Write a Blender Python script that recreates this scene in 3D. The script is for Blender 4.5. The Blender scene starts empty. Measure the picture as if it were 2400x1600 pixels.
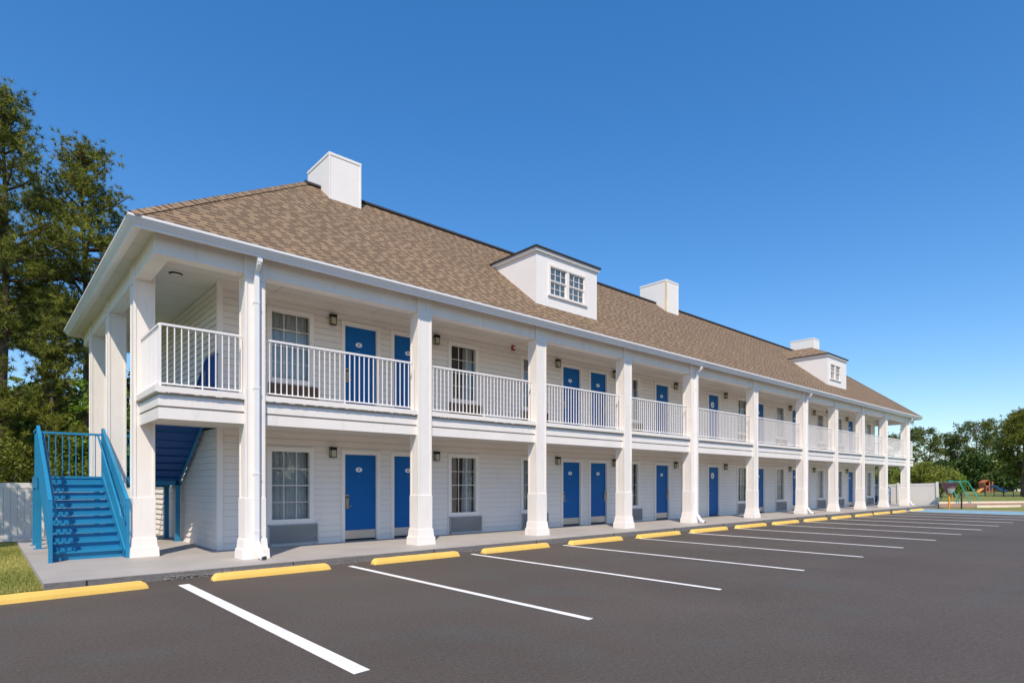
import bpy, math, random
import numpy as np
from mathutils import Vector, Matrix
R = math.radians
sc = bpy.context.scene
col = sc.collection

# ---------------------------------------------------------------- camera, sky, sun, exposure
cam_d = bpy.data.cameras.new('camera'); cam = bpy.data.objects.new('camera', cam_d); col.objects.link(cam)
cam_d.sensor_width = 36; cam_d.sensor_fit = 'HORIZONTAL'
cam_d.lens = 1394.5 / 2400 * 36
cam_d.shift_y = (1132 - 799.5) / 2400
cam_d.clip_start = 0.05; cam_d.clip_end = 2000
cam.location = (0, 0, 1.53)
cam.rotation_euler = (R(90), 0, R(-48.2426 ) + R(0))   # forward = world +Y turned 41.76 deg towards +X
cam.rotation_euler[2] = -(math.pi / 2 - R(48.2426))
sc.camera = cam

SUN = Vector((-0.83, -1.0, 1.65)).normalized()      # towards the sun
elev = math.asin(SUN.z); azim = math.atan2(SUN.x, SUN.y)
w = bpy.data.worlds.new('World'); sc.world = w; w.use_nodes = True
nt = w.node_tree; bg = nt.nodes['Background']
sky = nt.nodes.new('ShaderNodeTexSky'); sky.sky_type = 'NISHITA'; sky.sun_disc = False
sky.sun_elevation = elev; sky.sun_rotation = azim % (2 * math.pi)
sky.altitude = 0; sky.air_density = 1.0; sky.dust_density = 0.35; sky.ozone_density = 1.5
hs = nt.nodes.new('ShaderNodeHueSaturation'); hs.inputs['Saturation'].default_value = 1.5
gm = nt.nodes.new('ShaderNodeGamma'); gm.inputs[1].default_value = .82
ml = nt.nodes.new('ShaderNodeMix'); ml.data_type = 'RGBA'; ml.blend_type = 'MULTIPLY'; ml.inputs[0].default_value = 1; ml.inputs[7].default_value = (.83, .895, 1.01, 1)
nt.links.new(sky.outputs[0], gm.inputs[0]); nt.links.new(gm.outputs[0], hs.inputs['Color']); nt.links.new(hs.outputs[0], ml.inputs[6]); nt.links.new(ml.outputs[2], bg.inputs[0]); bg.inputs[1].default_value = 0.15
sd = bpy.data.lights.new('sun', 'SUN'); sd.energy = 3.1; sd.angle = R(0.53); sd.color = (1.0, 0.875, 0.72)
so = bpy.data.objects.new('sun', sd); col.objects.link(so); so.rotation_euler = SUN.to_track_quat('Z', 'Y').to_euler(); so.location = (-20, -30, 50)
sc.view_settings.view_transform = 'Standard'; sc.view_settings.look = 'None'; sc.view_settings.gamma = 1
sc.view_settings.exposure = 0.66
sc.cycles.max_bounces = 10; sc.cycles.diffuse_bounces = 5; sc.cycles.transparent_max_bounces = 24

# ---------------------------------------------------------------- helpers
class MB:
    def __init__(s): s.v = []; s.f = []; s.m = []; s.uv = {}
    def quad(s, a, b, c, d, m=0, uv=None):
        n = len(s.v); s.v += [a, b, c, d]; s.f.append((n, n+1, n+2, n+3)); s.m.append(m)
        if uv: s.uv[len(s.f)-1] = uv
    def poly(s, pts, m=0):
        n = len(s.v); s.v += list(pts); s.f.append(tuple(range(n, n+len(pts)))); s.m.append(m)
    def box(s, x0, x1, y0, y1, z0, z1, m=0):
        n = len(s.v)
        s.v += [(x0,y0,z0),(x1,y0,z0),(x1,y1,z0),(x0,y1,z0),(x0,y0,z1),(x1,y0,z1),(x1,y1,z1),(x0,y1,z1)]
        for q in ((0,3,2,1),(4,5,6,7),(0,1,5,4),(1,2,6,5),(2,3,7,6),(3,0,4,7)):
            s.f.append(tuple(n+i for i in q)); s.m.append(m)
    def frustum(s, a, za, b, zb, m=0):
        # a, b = (x0,x1,y0,y1) rects at heights za, zb
        n = len(s.v)
        s.v += [(a[0],a[2],za),(a[1],a[2],za),(a[1],a[3],za),(a[0],a[3],za),(b[0],b[2],zb),(b[1],b[2],zb),(b[1],b[3],zb),(b[0],b[3],zb)]
        for q in ((0,3,2,1),(4,5,6,7),(0,1,5,4),(1,2,6,5),(2,3,7,6),(3,0,4,7)):
            s.f.append(tuple(n+i for i in q)); s.m.append(m)
    def bar(s, p, q, wd, ht=None, m=0):
        # rectangular bar between two points; wd horizontal width, ht other width
        ht = ht or wd
        p = Vector(p); q = Vector(q); d = (q-p).normalized()
        up = Vector((0,0,1)) if abs(d.z) < 0.95 else Vector((0,1,0))
        sx = d.cross(up).normalized(); sy = sx.cross(d).normalized()
        n = len(s.v)
        for c in (p, q):
            for i, j in ((-1,-1),(1,-1),(1,1),(-1,1)):
                s.v.append(tuple(c + sx*(i*wd/2) + sy*(j*ht/2)))
        for f in ((0,1,2,3),(7,6,5,4),(0,4,5,1),(1,5,6,2),(2,6,7,3),(3,7,4,0)):
            s.f.append(tuple(n+i for i in f)); s.m.append(m)
    def tube(s, pts, rad, n=8, m=0, cap=True):
        pts = [Vector(p) for p in pts]
        rr = rad if isinstance(rad, (list, tuple)) else [rad]*len(pts)
        base = len(s.v); prev = None
        for i, p in enumerate(pts):
            d = (pts[min(i+1, len(pts)-1)] - pts[max(i-1, 0)]).normalized()
            if prev is None:
                a = d.cross(Vector((0,0,1)) if abs(d.z) < .9 else Vector((1,0,0))).normalized()
            else:
                a = (prev - d*prev.dot(d)).normalized()
            b = d.cross(a); prev = a
            for k in range(n):
                t = 2*math.pi*k/n
                s.v.append(tuple(p + (a*math.cos(t) + b*math.sin(t))*rr[i]))
        for i in range(len(pts)-1):
            for k in range(n):
                k2 = (k+1) % n
                s.f.append((base+i*n+k, base+i*n+k2, base+(i+1)*n+k2, base+(i+1)*n+k)); s.m.append(m)
        if cap:
            s.f.append(tuple(base+k for k in reversed(range(n)))); s.m.append(m)
            s.f.append(tuple(base+(len(pts)-1)*n+k for k in range(n))); s.m.append(m)
    def build(s, name, mats, parent=None, smooth=False, bevel=0, **tags):
        me = bpy.data.meshes.new(name); me.from_pydata(s.v, [], s.f)
        if not isinstance(mats, (list, tuple)): mats = [mats]
        for mm in mats: me.materials.append(mm)
        if len(mats) > 1: me.polygons.foreach_set('material_index', s.m)
        if s.uv:
            ul = me.uv_layers.new(name='UVMap')
            for p in me.polygons:
                if p.index in s.uv:
                    for li, c in zip(p.loop_indices, s.uv[p.index]): ul.data[li].uv = c
        if smooth: me.polygons.foreach_set('use_smooth', [True]*len(s.f))
        me.update()
        o = bpy.data.objects.new(name, me); col.objects.link(o)
        if parent: o.parent = parent
        if bevel:
            md = o.modifiers.new('bevel', 'BEVEL'); md.width = bevel; md.segments = 2; md.limit_method = 'ANGLE'
        for k, v in tags.items(): o[k] = v
        return o

def arr_mesh(name, verts, k, mat, parent=None, rnd=None, **tags):
    """verts (N,k,3) numpy: N separate k-gons; rnd per-face float"""
    N = verts.shape[0]
    me = bpy.data.meshes.new(name)
    me.vertices.add(N*k); me.vertices.foreach_set('co', verts.reshape(-1).astype(np.float32))
    me.loops.add(N*k); me.loops.foreach_set('vertex_index', np.arange(N*k, dtype=np.int32))
    me.polygons.add(N); me.polygons.foreach_set('loop_start', np.arange(0, N*k, k, dtype=np.int32))
    me.update(calc_edges=True)
    if rnd is not None:
        at = me.attributes.new('tint', 'FLOAT', 'FACE'); at.data.foreach_set('value', rnd.astype(np.float32))
    me.materials.append(mat); me.validate()
    o = bpy.data.objects.new(name, me); col.objects.link(o)
    if parent: o.parent = parent
    for a, b in tags.items(): o[a] = b
    return o

def thing(name, label, cat, loc=(0,0,0), group=None, rz=0):
    o = bpy.data.objects.new(name, None); col.objects.link(o); o.location = loc; o.rotation_euler[2] = rz
    o.empty_display_size = .2
    o['label'] = label; o['category'] = cat
    if group: o['group'] = group
    return o

def copy_tree(root, label=None, loc=None, scale=None):
    r = root.copy(); col.objects.link(r)
    if label: r['label'] = label
    if loc: r.location = loc
    if scale: r.scale = scale
    for ch in list(root.children):
        c = ch.copy(); col.objects.link(c); c.parent = r
        for g in list(ch.children):
            d = g.copy(); col.objects.link(d); d.parent = c
    return r

# ---------------------------------------------------------------- materials
def mat(name, base, rough=.6, metal=0, spec=.5):
    m = bpy.data.materials.new(name); m.use_nodes = True
    b = m.node_tree.nodes['Principled BSDF']
    b.inputs['Base Color'].default_value = (*base, 1); b.inputs['Roughness'].default_value = rough
    b.inputs['Metallic'].default_value = metal; b.inputs['Specular IOR Level'].default_value = spec
    return m
def N(m, t, **kw):
    n = m.node_tree.nodes.new(t)
    for k, v in kw.items(): setattr(n, k, v)
    return n
def L(m, a, b): m.node_tree.links.new(a, b)
def coords(m, space='Object', scale=(1,1,1)):
    if space == 'World':
        g = N(m, 'ShaderNodeNewGeometry'); out = g.outputs['Position']
    else:
        g = N(m, 'ShaderNodeTexCoord'); out = g.outputs[space]
    mp = N(m, 'ShaderNodeMapping'); mp.inputs['Scale'].default_value = scale; L(m, out, mp.inputs[0]); return mp.outputs[0]
def noise(m, vec, scale, detail=4, rough=.55):
    n = N(m, 'ShaderNodeTexNoise'); n.inputs['Scale'].default_value = scale; n.inputs['Detail'].default_value = detail
    n.inputs['Roughness'].default_value = rough; L(m, vec, n.inputs['Vector']); return n.outputs['Fac']
def ramp(m, fac, stops):
    r = N(m, 'ShaderNodeValToRGB'); e = r.color_ramp.elements
    while len(e) < len(stops): e.new(.5)
    for el, (p, c) in zip(e, stops): el.position = p; el.color = (*c, 1) if len(c) == 3 else c
    L(m, fac, r.inputs[0]); return r.outputs[0]
def mixc(m, fac, a, b, mode='MIX'):
    n = N(m, 'ShaderNodeMix', data_type='RGBA', blend_type=mode)
    if isinstance(fac, (int, float)): n.inputs[0].default_value = fac
    else: L(m, fac, n.inputs[0])
    for i, x in ((6, a), (7, b)):
        if isinstance(x, tuple): n.inputs[i].default_value = (*x, 1)
        else: L(m, x, n.inputs[i])
    return n.outputs[2]
def bump(m, h, strength=.3, dist=.01):
    b = N(m, 'ShaderNodeBump'); b.inputs['Strength'].default_value = strength; b.inputs['Distance'].default_value = dist
    L(m, h, b.inputs['Height']); L(m, b.outputs[0], m.node_tree.nodes['Principled BSDF'].inputs['Normal'])
def bc(m, out): L(m, out, m.node_tree.nodes['Principled BSDF'].inputs['Base Color'])

def painted(name, base, var=.06, rough=.55, grime=0.0, bs=.15, spec=.4):
    m = mat(name, base, rough, spec=spec)
    v = coords(m, 'World')
    n1 = noise(m, v, 1.3, 5, .6)
    lo = tuple(c*(1-var) for c in base); hi = tuple(min(1, c*(1+var*.5)) for c in base)
    c = ramp(m, n1, [(.3, lo), (.7, hi)])
    if grime:
        v2 = coords(m, 'World', (2.2, 2.2, .35))
        g = noise(m, v2, 3.0, 6, .65)
        gm = ramp(m, g, [(.56, (0,0,0)), (.78, (grime,)*3)])
        c = mixc(m, gm, c, tuple(x*.62 for x in base))
    bc(m, c)
    n2 = noise(m, v, 55, 3, .5); bump(m, n2, bs, .002)
    return m

M = {}
M['white'] = painted('white_paint', (.85,.80,.745), .05, .5, .4)
M['siding'] = painted('siding_paint', (.84,.78,.71), .04, .55, .2)
M['lapshade'] = mat('lap_shade', (.58,.54,.49), .8)  # darker siding tone: the shadow lines of the laps, put into the colour
M['trim'] = painted('trim_paint', (.84,.79,.73), .03, .5, .12)
M['rail'] = painted('railing_paint', (.85,.82,.80), .04, .4, .15)
M['gutter'] = painted('gutter_aluminium', (.82,.81,.80), .03, .3, .1)
M['ceiling'] = mat('ceiling_board', (.78,.75,.70), .7)
if True:
    m = M['ceiling']; v = coords(m, 'World')
    bt = N(m, 'ShaderNodeTexBrick'); L(m, v, bt.inputs['Vector']); bt.offset = 0
    bt.inputs['Scale'].default_value = 1; bt.inputs['Brick Width'].default_value = 2.44; bt.inputs['Row Height'].default_value = .95
    bt.inputs['Mortar Size'].default_value = .006; bt.inputs['Mortar Smooth'].default_value = 0
    bt.inputs['Color1'].default_value = (.68,.635,.57,1); bt.inputs['Color2'].default_value = (.65,.605,.54,1); bt.inputs['Mortar'].default_value = (.25,.23,.2,1)
    bc(m, bt.outputs[0])
M['door'] = painted('door_blue', (.001,.112,.36), .08, .5, 0, .05, .25)
M['stair'] = painted('stair_blue', (.020,.225,.42), .14, .38, .35, .12)
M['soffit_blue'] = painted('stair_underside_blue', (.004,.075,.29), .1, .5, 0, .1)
M['metal'] = mat('brushed_steel', (.55,.52,.48), .35, .9)
M['brass'] = mat('lock_bronze', (.42,.33,.24), .35, .85)
M['bronze'] = mat('lamp_bronze', (.018,.012,.008), .45, .3)
M['lampglass'] = painted('lamp_glass', (.52,.50,.36), .15, .25, 0, .1)
M['grille'] = painted('grille_grey', (.48,.48,.48), .12, .5, 0, .1)
M['grille_brown'] = painted('grille_brown', (.27,.19,.14), .12, .5, 0, .1)
M['dark'] = mat('dark_gap', (.02,.02,.022), .8)
M['room'] = mat('room_dark', (.05,.05,.05), .9)
M['rust'] = painted('rust_stained_paint', (.80,.64,.36), .15, .7, .3)
M['red'] = mat('alarm_red', (.35,.012,.012), .4)
M['plaque'] = mat('plaque_white', (.75,.78,.80), .4)
M['plaquegrey'] = mat('plaque_grey', (.24,.24,.24), .5)
M['ridge'] = mat('ridge_vent', (.03,.028,.03), .7)
M['yellow'] = painted('stop_yellow', (.90,.585,.135), .12, .65, .3, .4)
M['stucco'] = painted('dormer_stucco', (.83,.80,.765), .03, .75, .12, .5)
M['teal'] = mat('swing_teal', (.02,.33,.27), .4)
M['orange'] = mat('pole_orange', (.80,.33,.03), .5)
M['playorange'] = painted('play_orange', (.42,.13,.05), .2, .7)
M['blueplastic'] = mat('slide_blue', (.02,.07,.19), .35)
M['purple'] = painted('funnel_maroon', (.26,.13,.17), .5, .5)
M['black'] = mat('black_paint', (.02,.02,.022), .5)
M['vinyl'] = painted('vinyl_fence', (.80,.77,.75), .03, .4, .1)
M['vinyl_shaded'] = painted('shaded_vinyl', (.72,.70,.67), .08, .6, .4)  # greyer copy of the fence vinyl, with the leaf shade put into its colour
M['timber'] = painted('edging_timber', (.74,.66,.50), .1, .8)
M['bark'] = mat('bark', (.10,.065,.045), .95)
if True:
    m = M['bark']; v = coords(m, 'World', (6,6,1.2)); n = noise(m, v, 2.5, 6, .7)
    bc(m, ramp(m, n, [(.3,(.045,.03,.022)),(.7,(.19,.12,.085))])); bump(m, n, .8, .05)

# glass: reflection over a clear pane
def glassmat(name, refl=1.0, tintc=(.94,.96,.96)):
    g = bpy.data.materials.new(name); g.use_nodes = True
    t = g.node_tree; t.nodes.clear()
    out = t.nodes.new('ShaderNodeOutputMaterial'); mx = t.nodes.new('ShaderNodeMixShader')
    tr = t.nodes.new('ShaderNodeBsdfTransparent'); tr.inputs[0].default_value = (*tintc, 1)
    gl = t.nodes.new('ShaderNodeBsdfGlossy'); gl.inputs['Roughness'].default_value = .015
    fr = t.nodes.new('ShaderNodeFresnel'); fr.inputs[0].default_value = 1.55
    ma = t.nodes.new('ShaderNodeMath'); ma.operation = 'MULTIPLY_ADD'; ma.inputs[1].default_value = 1.0*refl; ma.inputs[2].default_value = .05*refl; ma.use_clamp = True
    tc = t.nodes.new('ShaderNodeNewGeometry'); nz = t.nodes.new('ShaderNodeTexNoise'); nz.inputs['Scale'].default_value = 1.4; nz.inputs['Detail'].default_value = 1
    bp = t.nodes.new('ShaderNodeBump'); bp.inputs['Strength'].default_value = .12; bp.inputs['Distance'].default_value = .02
    t.links.new(tc.outputs['Position'], nz.inputs['Vector']); t.links.new(nz.outputs[0], bp.inputs['Height']); t.links.new(bp.outputs[0], gl.inputs['Normal'])
    t.links.new(fr.outputs[0], ma.inputs[0]); t.links.new(ma.outputs[0], mx.inputs[0]); t.links.new(tr.outputs[0], mx.inputs[1]); t.links.new(gl.outputs[0], mx.inputs[2])
    t.links.new(mx.outputs[0], out.inputs[0]); return g
M['glass'] = glassmat('window_glass')
M['blind'] = painted('window_blind', (.78,.77,.72), .15, .8, 0, .1)
M['curtain'] = painted('curtain_fabric', (.75,.74,.70), .12, .85, 0, .1)

# asphalt
m = M['asphalt'] = mat('asphalt', (.12,.105,.1), .85)
v = coords(m, 'World')
c = ramp(m, noise(m, v, .35, 5, .6), [(.32,(.068,.054,.043)),(.68,(.092,.074,.060))])
sp = noise(m, v, 75, 3, .75)
sp2 = noise(m, v, 28, 4, .8)
c = mixc(m, ramp(m, sp, [(.28,(0,0,0)),(.36,(.0,.0,.0)),(.60,(0,0,0)),(.68,(.6,.6,.6))]), c, (.24,.22,.20))
c = mixc(m, ramp(m, sp, [(.32,(.6,.6,.6)),(.40,(0,0,0))]), c, (.05,.045,.043))
st = noise(m, v, .9, 2, .4)
c = mixc(m, ramp(m, st, [(.58,(0,0,0)),(.70,(.45,.45,.45))]), c, (.075,.082,.073))
# tyre lanes running along the stalls
v3 = coords(m, 'World', (1.1,.16,1)); tl = noise(m, v3, 1.2, 3, .5)
c = mixc(m, ramp(m, tl, [(.5,(0,0,0)),(.7,(.25,.25,.25))]), c, (.075,.066,.063))
c = mixc(m, 1.0, c, ramp(m, sp2, [(.40,(.78,.78,.78)),(.60,(1.22,1.22,1.22))]), 'MULTIPLY')
bc(m, c); bump(m, sp, .7, .008)

# road paint
m = M['line'] = mat('line_paint', (.80,.79,.77), .7)
v = coords(m, 'World'); n = noise(m, v, 60, 4, .7); n2 = noise(m, v, 4, 3, .6)
c = ramp(m, n2, [(.3,(.70,.69,.67)),(.6,(.86,.85,.83))])
bc(m, mixc(m, ramp(m, n, [(.66,(0,0,0)),(.72,(.6,.6,.6))]), c, (.3,.28,.27)))
m = M['bluepaint'] = mat('blue_ground_paint', (.15,.36,.50), .75)
v = coords(m, 'World'); bc(m, ramp(m, noise(m, v, 2.5, 5, .7), [(.3,(.16,.30,.39)),(.55,(.20,.38,.48)),(.75,(.34,.46,.52))]))

# walkway slab (grey paint) and kerb face
m = M['walk'] = mat('painted_concrete', (.45,.44,.42), .6)
v = coords(m, 'World')
c = ramp(m, noise(m, v, .8, 5, .6), [(.3,(.34,.315,.29)),(.7,(.43,.405,.375))])
c = mixc(m, ramp(m, noise(m, v, 6, 6, .7), [(.6,(0,0,0)),(.75,(.35,.35,.35))]), c, (.27,.26,.25))
bc(m, c); bump(m, noise(m, v, 70, 3), .25, .003)
m = M['kerb'] = mat('kerb_concrete', (.21,.195,.18), .9)
v = coords(m, 'World'); n = noise(m, v, 18, 6, .75)
bc(m, ramp(m, n, [(.3,(.12,.112,.108)),(.7,(.20,.19,.18))])); bump(m, n, .9, .02)

M['mortar'] = painted('mortar', (.24,.225,.21), .25, .9, 0, .4)
# lawn
m = M['lawn'] = mat('lawn_ground', (.1,.14,.03), .95)
v = coords(m, 'World'); a = noise(m, v, .25, 5, .6); b = noise(m, v, 5, 6, .7)
c1 = ramp(m, a, [(.3,(.12,.165,.022)),(.5,(.19,.215,.032)),(.72,(.27,.245,.055))])
c2 = ramp(m, b, [(.3,(.5,.5,.5)),(.7,(1.25,1.25,1.2))])
bc(m, mixc(m, 1.0, c1, c2, 'MULTIPLY')); bump(m, b, .8, .03)
m = M['mulch'] = mat('mulch', (.35,.2,.12), .95)
v = coords(m, 'World'); n = noise(m, v, 6, 6, .8)
bc(m, ramp(m, n, [(.3,(.24,.12,.065)),(.7,(.46,.29,.19))])); bump(m, n, .8, .04)

# shingles
m = M['shingle'] = mat('shingles', (.3,.22,.15), .9)
tcn = N(m, 'ShaderNodeTexCoord'); uvv = tcn.outputs['UV']
def brick(wd, off, freq, c1, c2, bias):
    bt = N(m, 'ShaderNodeTexBrick'); L(m, uvv, bt.inputs['Vector']); bt.offset = off; bt.offset_frequency = freq
    bt.inputs['Scale'].default_value = 1; bt.inputs['Brick Width'].default_value = wd; bt.inputs['Row Height'].default_value = ROW
    bt.inputs['Mortar Size'].default_value = 0; bt.inputs['Bias'].default_value = bias
    bt.inputs['Color1'].default_value = (*c1, 1); bt.inputs['Color2'].default_value = (*c2, 1)
    return bt.outputs[0]
ROW = .1427
c = brick(.31, .37, 2, (.285,.195,.118), (.205,.140,.083), 0)
sep0 = N(m, 'ShaderNodeSeparateXYZ'); L(m, uvv, sep0.inputs[0])
def mth(op, x, y=None):
    n = N(m, 'ShaderNodeMath', operation=op)
    for i, q in enumerate((x, y)):
        if q is None: continue
        if isinstance(q, (int, float)): n.inputs[i].default_value = q
        else: L(m, q, n.inputs[i])
    return n.outputs[0]
row = mth('FLOOR', mth('DIVIDE', sep0.outputs[1], ROW))
wn = N(m, 'ShaderNodeTexWhiteNoise', noise_dimensions='1D'); L(m, row, wn.inputs['W'])
uo = mth('ADD', sep0.outputs[0], mth('MULTIPLY', wn.outputs['Value'], 3.7))
wob = mth('MULTIPLY', mth('SINE', mth('MULTIPLY', uo, 7.3)), .045)
ph = mth('FRACT', mth('DIVIDE', mth('ADD', uo, wob), .33))
t2 = mth('LESS_THAN', ph, .58)
# lower strip of random laminated tabs is a darker granule blend
sep = N(m, 'ShaderNodeSeparateXYZ'); L(m, uvv, sep.inputs[0])
fr_ = N(m, 'ShaderNodeMath', operation='DIVIDE'); L(m, sep.outputs[1], fr_.inputs[0]); fr_.inputs[1].default_value = ROW
f2 = N(m, 'ShaderNodeMath', operation='FRACT'); L(m, fr_.outputs[0], f2.inputs[0])
lt = N(m, 'ShaderNodeMath', operation='LESS_THAN'); L(m, f2.outputs[0], lt.inputs[0]); lt.inputs[1].default_value = .40
g2 = N(m, 'ShaderNodeMath', operation='MULTIPLY'); L(m, lt.outputs[0], g2.inputs[0])
L(m, mth('MULTIPLY', t2, .88), g2.inputs[1])
c = mixc(m, g2.outputs[0], c, (.070,.045,.025))
vw = coords(m, 'World'); nz = noise(m, vw, .4, 3, .5)
c = mixc(m, 1.0, c, ramp(m, nz, [(.3,(.95,.95,.95)),(.7,(1.05,1.04,1.03))]), 'MULTIPLY')
gz = noise(m, vw, 60, 2, .6)
c = mixc(m, 1.0, c, ramp(m, gz, [(.3,(.8,.8,.8)),(.7,(1.18,1.18,1.18))]), 'MULTIPLY')
bc(m, c); bump(m, gz, .4, .004)

# foliage
def leafmat(name, lo, hi, trans=.25):
    m = mat(name, lo, .65, spec=.25); t = m.node_tree
    at = N(m, 'ShaderNodeAttribute'); at.attribute_name = 'tint'
    c = ramp(m, at.outputs['Fac'], [(0, lo), (1, hi)])
    bc(m, c)
    tb = N(m, 'ShaderNodeBsdfTranslucent'); L(m, mixc(m, 1.0, c, (1.3,1.35,.7), 'MULTIPLY'), tb.inputs[0])
    mx = N(m, 'ShaderNodeMixShader'); mx.inputs[0].default_value = trans
    out = t.nodes['Material Output']; L(m, t.nodes['Principled BSDF'].outputs[0], mx.inputs[1]); L(m, tb.outputs[0], mx.inputs[2]); L(m, mx.outputs[0], out.inputs[0])
    return m
M['needle'] = leafmat('pine_needles', (.045,.066,.012), (.30,.31,.045), .16)
M['needle_far'] = leafmat('far_pine_needles', (.055,.095,.022), (.19,.215,.05), .25)
M['leaf_bright'] = leafmat('bright_leaves', (.10,.19,.02), (.26,.36,.05), .4)
M['leaf_dark'] = leafmat('dark_leaves', (.030,.065,.014), (.11,.16,.035), .25)
M['leaf_mid'] = leafmat('mid_leaves', (.075,.12,.020), (.22,.26,.05), .3)
M['leaf_olive'] = leafmat('olive_leaves', (.12,.15,.022), (.28,.29,.06), .3)
M['grass'] = leafmat('grass_blades', (.17,.21,.04), (.60,.52,.19), .3)
M['frond'] = leafmat('palmetto_frond', (.16,.22,.06), (.34,.38,.14), .25)

# ---------------------------------------------------------------- ground
def gz_(x):                     # the lot falls slightly away from the camera
    return -0.0016*max(0.0, x-4)
X0, X1, Y0, Y1 = 1.754, 46.28, 11.20, 21.10
EZ = 5.868        # eave outline
WX0, WX1, WY0, WY1 = 3.75, 44.40, 13.50, 20.30     # walls
KY = 10.68                                          # kerb face
KX0, KX1 = 0.66, 47.9
b = MB()
b.quad((-700,-700,-.13),(900,-700,-.13),(900,900,-.13),(-700,900,-.13))
b.build('ground', M['lawn'], kind='structure')
b = MB()      # lawn left of the slab, nearly flush with the kerb
b.quad((-40,KY+.02,.02),(KX0+.002,KY+.02,.02),(KX0+.002,70,.05),(-40,70,.05)); b.quad((-40,KY+.02,.02),(-40,KY+.02,-.13),(KX0,KY+.02,-.13),(KX0,KY+.02,.02))
b.build('lawn', M['lawn'], kind='structure')
b = MB()
xs = [-60,4,15,25,35,43.4]
for i in range(len(xs)-1):
    a0, a1 = xs[i], xs[i+1]
    b.quad((a0,-60,gz_(a0)),(a1,-60,gz_(a1)),(a1,KY+.02,gz_(a1)),(a0,KY+.02,gz_(a0)))
b.build('parking_lot', M['asphalt'], kind='structure')
b = MB()
b.quad((39.3,-6,gz_(39.3)+.004),(43.1,-6,gz_(43.1)+.004),(43.1,KY,gz_(43.1)+.004),(39.3,KY,gz_(39.3)+.004))
b.build('blue_bay_paint', M['bluepaint'], kind='structure')
b = MB(); b.box(43.12,43.28,-20,KY-.02,-.14,.0); b.build('kerb_strip', M['walk'], kind='structure')

# walkway slab with kerb face
b = MB()
b.box(KX0,KX1,KY+.015,20.2,-.1,.12,0)
b.frustum((KX0-.004,KX1+.004,KY-.02,KY+.018),-.12,(KX0+.004,KX1-.004,KY,KY+.018),.112,1)
for k in range(15): b.box(1.15+3.06*k, 1.158+3.06*k, KY-.023, KY-.004, -.1, .118, 2)
b.build('walkway', [M['walk'], M['kerb'], M['dark']], kind='structure')
b = MB()      # rough mortar patch where the kerb meets the asphalt
rr = random.Random(5)
for i in range(520):
    x = rr.uniform(2.15,4.3) if i < 420 else rr.uniform(4.3,9.5); s = rr.uniform(.004,.010); z = rr.uniform(0,.06 if i < 420 else .012); y = KY-.016-rr.uniform(0,.02)
    b.frustum((x-s,x+s,y-s,y+.03),z-.01,(x-s*.5,x+s*.5,y-s*.2,y+.02),z+s)
b.build('kerb_mortar', M['mortar'], kind='structure')

# parking lines
LX = [2.32,5.12,7.98,10.86,13.82,16.55,19.45,22.3,25.1,27.95,30.8,33.6,36.4,39.2]
for i, x in enumerate(LX):
    wd = .155 if i == 0 else (.105 if i < 5 else (.125 if i < 8 else .15))
    b = MB(); xa = x - (.04 if i else .09); z = gz_(x)+.004
    n = 12; yA, yB = (4.40 if i < 11 else 4.4), (10.04 if i == 0 else 10.25)
    sl = .02
    b.quad((xa,yA,z),(xa+wd,yA+.02,z),(xa+wd-sl,yB,z),(xa-sl,yB-.02,z))
    b.build('parking_line', M['line'], kind='structure')

# lawn furniture beds on the right
b = MB(); b.poly([(49.3,11.6,-.122),(52.7,8.0,-.122),(58,6.2,-.122),(68,3.4,-.122),(80,0,-.122),(81,3,-.122),(66.4,8.9,-.122),(57.0,14.2,-.122),(50.5,14.5,-.122)])
b.build('mulch_bed', M['mulch'], kind='structure')
def edging(pts, label):
    b = MB()
    for p, q in zip(pts[:-1], pts[1:]): b.bar((*p,-.06),(*q,-.06),.16,.17)
    b.build('timber_edging', M['timber'], label=label, category='edging', group='pale timber edgings of the playground bed')
edging([(50.3,14.7),(57.0,14.3),(66.4,9.0),(80,3.2)], 'long pale timber edging behind the mulch bed of the swings')
edging([(51.2,9.3),(53.4,7.9),(54.6,7.45)], 'short pale timber edging on the near side of the mulch bed')

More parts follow.
